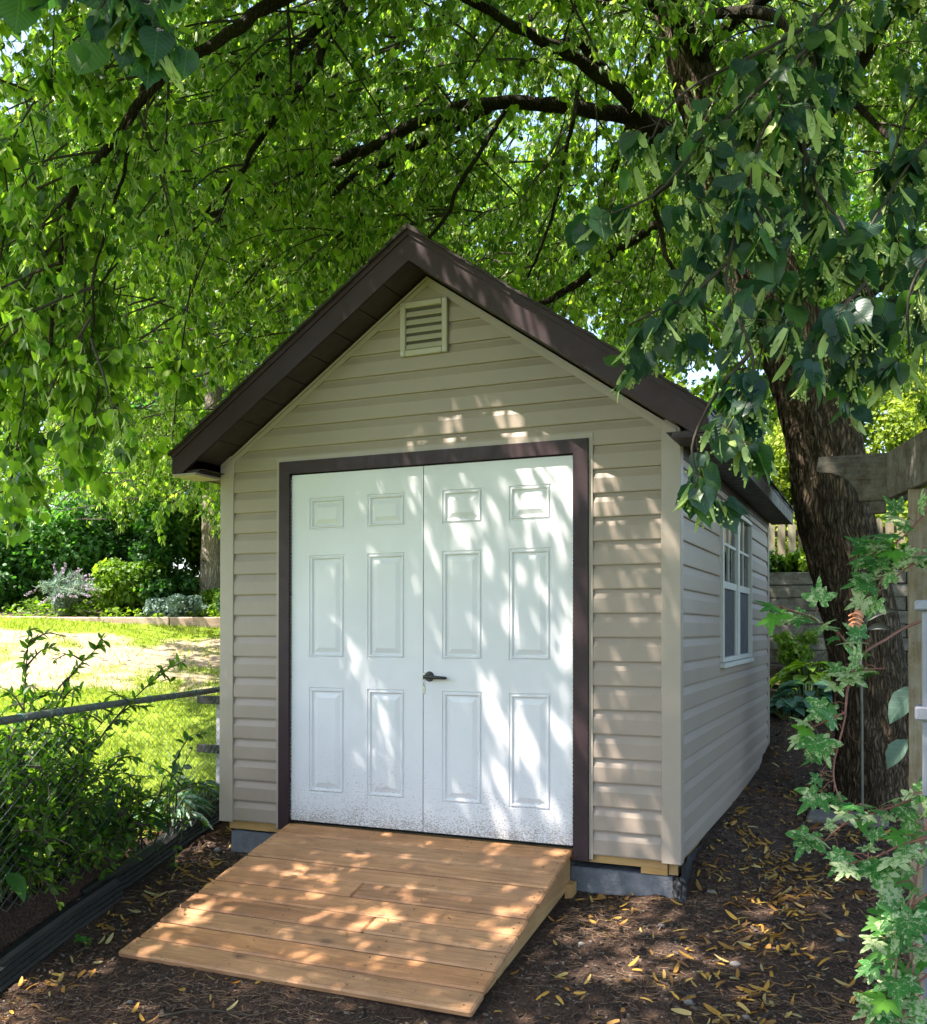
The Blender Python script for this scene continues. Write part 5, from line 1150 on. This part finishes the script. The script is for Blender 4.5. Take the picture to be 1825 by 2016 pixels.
for k_, P_ in VS.items():
    Q = cat(P_, 24); sm.tube(Q, np.linspace(.0055 if k_ == 'V1' else .004, .002, 24), 7); LL = np.linalg.norm(np.diff(Q, axis=0), axis=1).sum()
    dens = {'V1': 15, 'V3': 55, 'V4': 60, 'V9': 60, 'V7': 42, 'V8': 40, 'V10': 55, 'V12': 50, 'V11': 50}.get(k_, 34)
    N = max(4, int(LL*dens)); tt = rng.uniform(.12 if k_ != 'V1' else .25, 1, N)*22.9; i = tt.astype(int); b = Q[i]; d = norm(rdir(N, .6)+np.array([-.35, -.45, .15])); e = b+d*rng.uniform(.02, .06, N)[:, None]
    V, F = tubes(np.stack([b, (b+e)/2+np.array([0, 0, .008]), e], 1), np.full((N, 3), .0014), 4); sm.add(V, [F])
    y_ = norm(d*.8+np.array([-.1, -.35, -.45])+rng.normal(size=(N, 3))*.22); nr = norm(np.array([.0, -.75, .8])+rng.normal(size=(N, 3))*.28)
    sz = rng.uniform(.045, .105, N); g = rng.random(N) < (.36 if k_ in ('V9', 'V12') else .12)
    scatter(L1, TV, e[~g], y_[~g], nr[~g], sz[~g], lc=True); scatter(L2, TV, e[g], y_[g], nr[g], sz[g], lc=True)
for k in range(7):  # tendrils
    p = np.array(VS['V1'][3+k % 4]); a = np.linspace(0, 7, 20); sm.tube(np.stack([p[0]+a*.008*(-1)**k+.012*np.cos(a), p[1]+.01*np.sin(a), p[2]-.01*a+.012*np.sin(a)], -1), .0011, 4)
sm.build('stem', 'stem_red', vine, True); L1.build('leaves', 'vine', vine, True); L2.build('leaves', 'vine_green', vine, True)

# ------------------------------------------------------------------ chain-link fence and edging at the left
def fp(s, off=0.05, z=0.0): p = FO+FD*s+FN*off; return np.array([p[0], p[1], z])
RZ = .712; BZ = -.135
fence = thing('chain_link_fence', 'chain-link fence with grey top rail at the left beside the shed', 'fence', tuple(fp(0, .05, BZ)))
mb = MB(); mb.tube([fp(s, .05, RZ+.004*math.sin(s*2)) for s in np.linspace(-1.5, 5.5, 30)], .019, 14); mb.build('top_rail', 'galv', fence, True)
for s in (-1.2, 4.6):
    mb = MB(); mb.tube([fp(s, .05, -.4), fp(s, .05, RZ-.02)], .028, 12); mb.build('post', 'galv', fence, True)
mb = MB(); dw = .050; nrow = int((RZ-BZ)/.0268); Ps = []
for k in range(int(6.6/dw)):
    s0 = -1.3+k*dw; P = []
    for j in range(nrow+1):
        P.append(fp(s0+(dw/2 if (j+k) % 2 else -dw/2)*1.03, .05+(.0016 if (j+k) % 2 else -.0016)-.021, RZ+.012-j*(RZ+.012-BZ)/nrow))
    Ps.append(P)
V, F = tubes(np.array(Ps), np.full((len(Ps), nrow+1), .0018), 4); mb.add(V, [F]); mb.build('wire_mesh', 'wire', fence)
for s in np.arange(-.9, 4, .31):
    mb = MB(); c = fp(s, .05, RZ); a = np.linspace(0, 6.4, 12); mb.tube(np.stack([c[0]+FN[0]*.022*np.cos(a)+FD[0]*.002*a, c[1]+FN[1]*.022*np.cos(a)+FD[1]*.002*a, c[2]+.022*np.sin(a)], -1), .0022, 4); mb.build('tie_wire', 'tie', fence)
# corrugated black edging in two overlapping lengths
def edging(s0, s1, off, label, dz):
    prof = [(0, -.30), (.0, 0), (.012, .018), (.0, .036), (.014, .054), (.002, .072), (.016, .090), (.004, .108), (.018, .126), (.030, .150), (.052, .158), (.058, .150), (.04, .142), (.028, .12), (.02, 0), (.018, -.30)]
    n = 40; V = []
    for k in range(n):
        s = s0+(s1-s0)*k/(n-1); g = fp(s, 0); zb = float(H(g[0]+FN[0]*-.12, g[1]+.03))+dz; w = .010*math.sin(s*3.1)
        for a, b in prof: b = b*.68 if b > 0 else b; q = fp(s, off+a+w+.035*smooth(0, 1, (b+.05)/.2)); V.append((q[0], q[1], zb+b))
    m = len(prof); F = [(k*m+j, k*m+j+1, (k+1)*m+j+1, (k+1)*m+j) for k in range(n-1) for j in range(m-1)]+[tuple(range(m-1, -1, -1)), tuple(range((n-1)*m, n*m))]
    mb = MB(); mb.add(V, F); o = mb.build('lawn_edging', 'black_plastic', None); tag(o, label, 'edging', 'black corrugated edging')
edging(-2.2, 1.12, -.06, 'near length of black corrugated edging at the lower left', .0)
edging(.9, 3.9, .0, 'far length of black corrugated edging running to the shed corner', .01)
# dark bracket post behind the fence
br = thing('bracket_post', 'short pale post with two dark bars behind the chain-link fence by the shed corner', 'post', (-1.17, .86, -.1))
mb = MB(); mb.box((-1.20, .84, -.2), (-1.145, .88, .60), bev=.003); mb.build('upright', 'lilac', br)
for z in (.595, .245):
    mb = MB(); mb.box((-1.34, .80, z-.008), (-.80, .84, z+.048), bev=.004); mb.build('bar', 'dark', br)
mb = MB()
for s0, s1 in ((-2.0, .6),):
    a, b = fp(s0, .42), fp(s1, .36); obox(mb, (a[0], a[1], -.05), (b[0], b[1], -.07), .035, .14)
mb.build('bed_board', 'sill'); tag(C.objects[-1], 'thin brown board along the lawn behind the fence at lower left', 'board')

# shrub and weeds growing through the fence
def shoots(name, label, base, lst, mat, size, w=.42, catg='shrub', per=55, group=None, bushy=0):
    t = thing(name, label, catg, tuple(base), group); st = MB(); mb = MB(); ext = []
    for P_ in (lst if bushy else []):
        Q = cat(P_, 12)
        for _ in range(bushy):
            i = int(rng.uniform(3, 11)); d = norm(rdir(1, .5)[0]+np.array([.1, 0, .2])); L = rng.uniform(.10, .26); ext.append([Q[i], Q[i]+d*L*.5+np.array([0, 0, .02]), Q[i]+d*L+np.array([0, 0, -.03])])
    for P_ in list(lst)+ext:
        Q = cat(P_, 16); st.tube(Q, np.linspace(.006, .0018, 16), 5); LL = np.linalg.norm(np.diff(Q, axis=0), axis=1).sum(); N = int(LL*per); tt = rng.uniform(.12, 1, N)*14.9; i = tt.astype(int)
        b = Q[i]+(Q[i+1]-Q[i])*(tt-i)[:, None]; T = norm(Q[i+1]-Q[i]); d = norm(T*.7+rdir(N)*.8)
        scatter(mb, oval(w, .08, .15), b, d, norm(np.array([0, 0, 1.])+rng.normal(size=(N, 3))*.5), size*rng.uniform(.55, 1.2, N), lc=True)
    st.build('stems', 'twig', t); mb.build('foliage', mat, t, False); return t
base = (-.95, -1.05, -.15); lst = []
for k in range(74):
    b = np.array([-.90+rng.normal()*.13, -1.32+rng.normal()*.30, -.15]); a = rng.uniform(0, 6.28); q = rng.uniform(.1, .55); h = rng.uniform(.5, 1.06)-.35*q
    e = b+np.array([math.cos(a)*q*.8, math.sin(a)*q, h]); m_ = b+np.array([math.cos(a)*q*.3, math.sin(a)*q*.3, h*.6]); lst.append([b, m_, e])
lst += [[(-.9,-1.0,.5),(-.78,-.95,.85),(-.62,-.87,1.05)], [(-.95,-1.1,.5),(-.92,-1.1,.9),(-.90,-1.1,1.12)], [(-.8,-.9,.3),(-.66,-.75,.62),(-.48,-.6,.86),(-.36,-.52,.95)]]
shoots('privet_shrub', 'tall leafy shrub pushing up through the chain-link fence at the left edge', base, lst, 'privet', .056, .42, per=62, bushy=5)
lst = []
for k in range(46):
    b = np.array([-.76+rng.normal()*.12, -.85+rng.normal()*.30, -.13]); a = rng.uniform(0, 6.28); q = rng.uniform(.05, .28); h = rng.uniform(.14, .40)
    lst.append([b, b+np.array([math.cos(a)*q*.3, math.sin(a)*q*.4, h*.6]), b+np.array([math.cos(a)*q, math.sin(a)*q, h])])
shoots('undergrowth_shrub', 'dark low shrub at the foot of the fence in the middle', (-.8, -.75, -.13), lst, 'privet', .050, .5, per=55, bushy=4)
lst = []
for k in range(48):
    b = np.array([-.62+rng.normal()*.08, -1.62+rng.normal()*.2, -.13]); a = rng.uniform(0, 6.28); q = rng.uniform(.05, .3); h = rng.uniform(.25, .72)
    lst.append([b, b+np.array([math.cos(a)*q*.3, math.sin(a)*q*.4, h*.6]), b+np.array([math.cos(a)*q, math.sin(a)*q, h])])
shoots('undergrowth_shrub', 'leafy shrub behind the fence at the lower left edge', (-.62, -1.6, -.13), lst, 'privet', .054, .45, per=58, bushy=4)
lst = [[(-.7,-.25,-.1),(-.72,-.2,.25),(-.6,-.2,.47),(-.5,-.2,.50)], [(-.7,-.25,-.1),(-.66,-.3,.2),(-.55,-.28,.33)], [(-.7,-.2,-.1),(-.75,-.1,.2),(-.72,0,.4)]]
shoots('dogwood_sprig', 'sparse sprig with a few dark leaves in front of the sunny lawn', (-.7, -.25, -.12), lst, 'darkleaf', .062, .55, per=20, catg='plant')
hosta('broad dark leafed plant at the fence foot in the middle', *fp(1.35, .18)[:2], .34, 26, .20, 'darkleaf', .45, name='broadleaf_plant', z0=-.14, tall=1.0, group='broad leafed plants at the fence foot')
hosta('broad dark leafed plant lower left against the fence', *fp(.35, .20)[:2], .30, 22, .19, 'darkleaf', .45, name='broadleaf_plant', z0=-.14, tall=1.0, group='broad leafed plants at the fence foot')
hosta('striped narrow leafed clump by the shed corner', *fp(2.15, .16)[:2], .30, 60, .17, 'hosta_var', .20, name='broadleaf_plant', z0=-.14, tall=.55, group='broad leafed plants at the fence foot')
hosta('small green clump nearest the left shed corner', *fp(2.55, .18)[:2], .24, 60, .12, 'blueleaf', .30, name='broadleaf_plant', z0=-.13, tall=.8, group='broad leafed plants at the fence foot')
# fern
x, y = fp(2.5, .30)[:2]; t = thing('fern', 'blue green fern fronds beside the shed corner post', 'plant', (x, y, -.12)); mb = MB(); st = MB()
for k in range(9):
    a = rng.uniform(0, 6.28); Q = cat([(x, y, -.12), (x+.10*math.cos(a), y+.10*math.sin(a), .14), (x+.26*math.cos(a), y+.26*math.sin(a), .22+.08*rng.random())], 20); st.tube(Q, .0022, 4)
    for s in (-1, 1):
        b = Q[4:]; T = norm(np.gradient(Q, axis=0))[4:]; sd_ = norm(np.cross(T, np.array([0, 0, 1.])))*s; scatter(mb, strap(.22, 1), b, norm(sd_+T*.35), np.tile([0, 0, 1.], (len(b), 1)), np.linspace(.085, .02, len(b)))
st.build('stems', 'stem_green', t); mb.build('fronds', 'blueleaf', t)
# little weed on the soil
p = fp(.55, -.16); z = float(H(p[0], p[1])); t = thing('weed_seedling', 'tiny green weed on the soil in front of the black edging', 'plant', (p[0], p[1], z)); mb = MB(); N = 16; scatter(mb, oval(.6), np.tile([p[0], p[1], z+.02], (N, 1))+rng.normal(size=(N, 3))*.02, rdir(N, .3), np.tile([0, 0, 1.], (N, 1)), rng.uniform(.03, .05, N), lc=True); mb.build('leaves', 'vine_green', t)

# ------------------------------------------------------------------ grass
N = 90000; x = rng.uniform(-7.6, -.55, N*2); y = rng.uniform(-2.8, 6.4, N*2); k = (dfl_(x, y) > .30) & (ded_(x, y) < -.04) & (rng.random(2*N) > bare(x, y)*.93) & (fbm(x*5, y*5, 2) > -.22)
x, y = x[k][:N], y[k][:N]; N = len(x); z = H(x, y); p = np.stack([x, y, z-.0], -1); mb = MB()
scatter(mb, (np.array([(-.10, 0, 0), (.10, 0, 0), (.03, 1, -.25)]), [np.array([(0, 1, 2)])]), p, norm(rng.normal(size=(N, 3))*.45+np.array([0, 0, 1.])), rdir(N, .3), rng.uniform(.03, .07, N)*(1+.6*fbm(x*3, y*3, 2)))
tag(mb.build('grass', 'grass'), 'sunlit lawn grass on the slope beyond the fence', 'grass', kind='stuff')
N = 2600; x = rng.uniform(-7.6, -.8, N*3); y = rng.uniform(-2.4, 6.2, N*3); k = (dfl_(x, y) > .35) & (ded_(x, y) < -.3) & (bare(x, y) > .3); x, y = x[k][:N], y[k][:N]; N = len(x)
mb = MB(); scatter(mb, strap(.12, 1, .3), np.stack([x, y, H(x, y)+.012], -1), rdir(N, .12), np.tile([0, 0, 1.], (N, 1))+rng.normal(size=(N, 3))*.2, rng.uniform(.04, .11, N)); tag(mb.build('dry_grass', 'litter'), 'dry straw scattered over the bare lawn patch', 'dry grass', kind='stuff')

# ------------------------------------------------------------------ litter on the soil
def on_soil(n, dens=None, x0=-.9, x1=3.9, y0=-2.7, y1=4.8):
    X = []; 
    while sum(len(a) for a in X) < n:
        x = rng.uniform(x0, x1, n*2); y = rng.uniform(y0, y1, n*2); ok = dfl_(x, y) < -.10
        ok &= ~((x > XL-.02) & (x < XR+.05) & (y > -.02) & (y < YB+.03)) & ~((x > -.06) & (x < 1.76) & (y > -1.43) & (y < 0))
        if dens is not None: ok &= rng.random(len(x)) < dens(x, y)
        X.append(np.stack([x, y], -1)[ok])
    X = np.vstack(X)[:n]; return np.column_stack([X, H(X[:, 0], X[:, 1], True)])
def d_br(x, y):
    c = smooth(.0, .22, fbm(x*2.6+4, y*2.6, 3)); right = np.exp(-((x-(2.62+.12*y))/.42)**2)*smooth(-2.2, -.2, y)
    edge = np.exp(-((dfl_(x, y)+.22)/.16)**2)*.9
    return np.clip(.015+.10*c+.85*right*(.25+1.6*c*c)+edge*(.3+c), 0, 1)
p = on_soil(2300, d_br); N = len(p); mb = MB()
for tm, fr in ((strap(.24, 5, .55), 0), (strap(.20, 5, .20), 1), (strap(.28, 5, -.35), 2)):
    k = np.arange(N) % 3 == fr; m = k.sum(); a = rng.uniform(0, 6.28, m); y_ = np.stack([np.cos(a), np.sin(a), rng.normal(size=m)*.12], -1)
    scatter(mb, tm, p[k]+np.array([0, 0, .014]), y_, norm(np.array([0, 0, 1.])+rng.normal(size=(m, 3))*.40), rng.uniform(.028, .078, m))
p3 = []
for _ in range(16):
    s = rng.uniform(.1, 1.4); c3 = np.array([rng.uniform(.0, 1.68), sl_v[1]*s, RT+sl_v[2]*s])+nv*.006; p3.append(c3)
p3 = np.array(p3); a = rng.uniform(0, 6.28, 16); scatter(mb, strap(.2, 5, .12), p3, np.cos(a)[:, None]*np.array([1, 0, 0])+np.sin(a)[:, None]*sl_v, np.tile(nv, (16, 1))+rng.normal(size=(16, 3))*.12, rng.uniform(.015, .04, 16))
p2 = on_soil(170, d_br); m = len(p2); a = rng.uniform(0, 6.28, m); scatter(mb, oval(.7, .12, .3), p2+np.array([0, 0, .014]), np.stack([np.cos(a), np.sin(a), rng.normal(size=m)*.2], -1), norm(np.array([0, 0, 1.])+rng.normal(size=(m, 3))*.5), rng.uniform(.02, .05, m), rnd=rng.random(m)*.45)
tag(mb.build('fallen_bracts', 'litter', None, True), 'yellow and tan fallen linden bracts scattered over the dark soil', 'leaf litter', kind='stuff')
d_n = lambda x, y: np.clip(.15+smooth(.0, .25, fbm(x*3.1+40, y*3.1, 3)), 0, 1)*np.where(y < .5, 1, .35)
p = on_soil(5200, d_n); N = len(p); a = rng.uniform(0, 6.28, N); L = rng.uniform(.03, .10, N); d = np.stack([np.cos(a), np.sin(a), rng.normal(size=N)*.05], -1); q = p+np.array([0, 0, .009])
bend = rng.normal(size=N)[:, None]*.15*L[:, None]*np.stack([-np.sin(a), np.cos(a), np.zeros(N)], -1)
V, F = tubes(np.stack([q, q+d*L[:, None]*.5+bend, q+d*L[:, None]], 1), np.full((N, 3), .00085), 3); mb = MB(); mb.add(V, [F]); tag(mb.build('pine_needles', 'needle'), 'brown needles and fine twigs lying on the soil', 'leaf litter', kind='stuff')
ico = icosa(); p = on_soil(15000); N = len(p); mb = MB(); a = rng.uniform(0, 6.28, N)
V_, F_2 = ico; cv = (V_*np.array([.9, 1.9, .35]), F_2); scatter(mb, (np.array([(-.5,0,0),(.5,0,.05),(.35,1.6,.12),(-.4,1.3,.0),(0,.8,.35)], float), [np.array([(0,1,4),(1,2,4),(2,3,4),(3,0,4)])]), p+np.array([0, 0, .004]), np.stack([np.cos(a), np.sin(a), rng.normal(size=N)*.25], -1), norm(np.array([0, 0, 1.])+rng.normal(size=(N, 3))*.5), rng.uniform(.006, .018, N))
tag(mb.build('bark_chips', 'chip'), 'dark bark chips and crumbs covering the ground', 'mulch', kind='stuff')
p = on_soil(2200, lambda x, y: np.clip(.3+1.5*fbm(x*2, y*2, 2), .05, 1)); N = len(p); mb = MB(); scatter(mb, (V_*np.array([1, 1.3, .7]), F_2), p+np.array([0, 0, .003]), rdir(N, .2), norm(np.array([0, 0, 1.])+rng.normal(size=(N, 3))*.4), rng.uniform(.0025, .0065, N)); tag(mb.build('gravel', 'pebble', None, True), 'small pale pebbles scattered in the soil', 'gravel', kind='stuff')
# leaf litter behind the edging
x = []; N = 260; s = rng.uniform(-1.6, 2.0, N); o_ = rng.uniform(.12, .38, N); q = FO[None]+FD[None]*s[:, None]+FN[None]*o_[:, None]; mb = MB(); a = rng.uniform(0, 6.28, N)
scatter(mb, strap(.24, 5, .4), np.column_stack([q, H(q[:, 0], q[:, 1])+.02]), np.stack([np.cos(a), np.sin(a), rng.normal(size=N)*.2], -1), norm(np.array([0, 0, 1.])+rng.normal(size=(N, 3))*.4), rng.uniform(.04, .085, N)); tag(mb.build('fallen_bracts', 'litter'), 'fallen yellow bracts caught behind the black edging', 'leaf litter', kind='stuff')
# stones and sticks
def stone(x, y, r, label, flat=.6):
    z = float(H(x, y, True)); V = []; n, m = 14, 9
    for i in range(m+1):
        for j in range(n):
            th = math.pi*i/m; ph = 2*math.pi*j/n; d = np.array([math.sin(th)*math.cos(ph), math.sin(th)*math.sin(ph), math.cos(th)]); rr = r*(1+.45*float(fbm(np.array([d[0]*1.6+x*7]), np.array([d[1]*1.6+d[2]+y*7]), 3)[0])); V.append((x+d[0]*rr, y+d[1]*rr*.75, z+r*flat*.35+d[2]*rr*flat))
    F = [(i*n+j, (i+1)*n+j, (i+1)*n+(j+1) % n, i*n+(j+1) % n) for i in range(m) for j in range(n)]; mb = MB(); mb.add(V, F); o = mb.build('stone', 'stone', None, False); return tag(o, label, 'stone', 'stones on the soil')
for x, y, r, l in ((2.55, -1.22, .026, 'largest pale grey stone in the lower right soil'), (2.50, -1.02, .018, 'small stone just behind the largest one'), (2.24, -.30, .016, 'round stone in front of the right foundation corner'), (2.62, -.62, .022, 'brownish stone among the bracts right of the shed corner'),
                   (1.95, -.62, .016, 'white stone on the bare soil right of the ramp'), (2.86, -1.32, .018, 'tan stone at the bottom right'), (2.40, .12, .022, 'stone beside the black membrane at the shed corner'), (-.52, -.02, .024, 'white stone beside the left foundation block'),
                   (3.02, -.2, .02, 'grey stone under the vine leaves'), (2.72, -1.05, .015, 'small pale stone between the yellow bracts'), (.35, -1.72, .014, 'small stone in front of the ramp foot'), (2.12, -1.35, .014, 'small grey stone near the lower right of the ramp')):
    stone(x, y, r, l)
mb = MB(); x, y = 3.0, 2.05; z = float(H(x, y)); mb.box((x-.28, y-.16, z-.05), (x+.22, y+.14, z+.035), bev=.015); tag(mb.build('stepping_stone', 'stone'), 'flat stone slab half buried in front of the trunk', 'stone slab')
def stick(P, r, label):
    P = [(a, b, float(H(a, b, True))+c) for a, b, c in P]; mb = MB(); mb.tube(cat(P, 14), np.linspace(r, r*.4, 14), 6); tag(mb.build('stick', 'twig', None, True), label, 'stick', 'sticks on the soil')
stick([(.55, -1.78, .01), (.70, -1.70, .018), (.92, -1.66, .012)], .006, 'dark forked stick in front of the ramp')
stick([(-.35, -1.05, .01), (-.25, -.9, .02), (-.22, -.7, .012)], .005, 'thin brown stick beside the left side of the ramp')
stick([(2.75, -1.15, .01), (2.82, -1.0, .02), (2.98, -.98, .01)], .004, 'curved grey twig at the lower right')
stick([(1.9, -1.05, .01), (2.05, -1.12, .015), (2.12, -1.3, .01)], .003, 'thin pale twig right of the ramp foot')
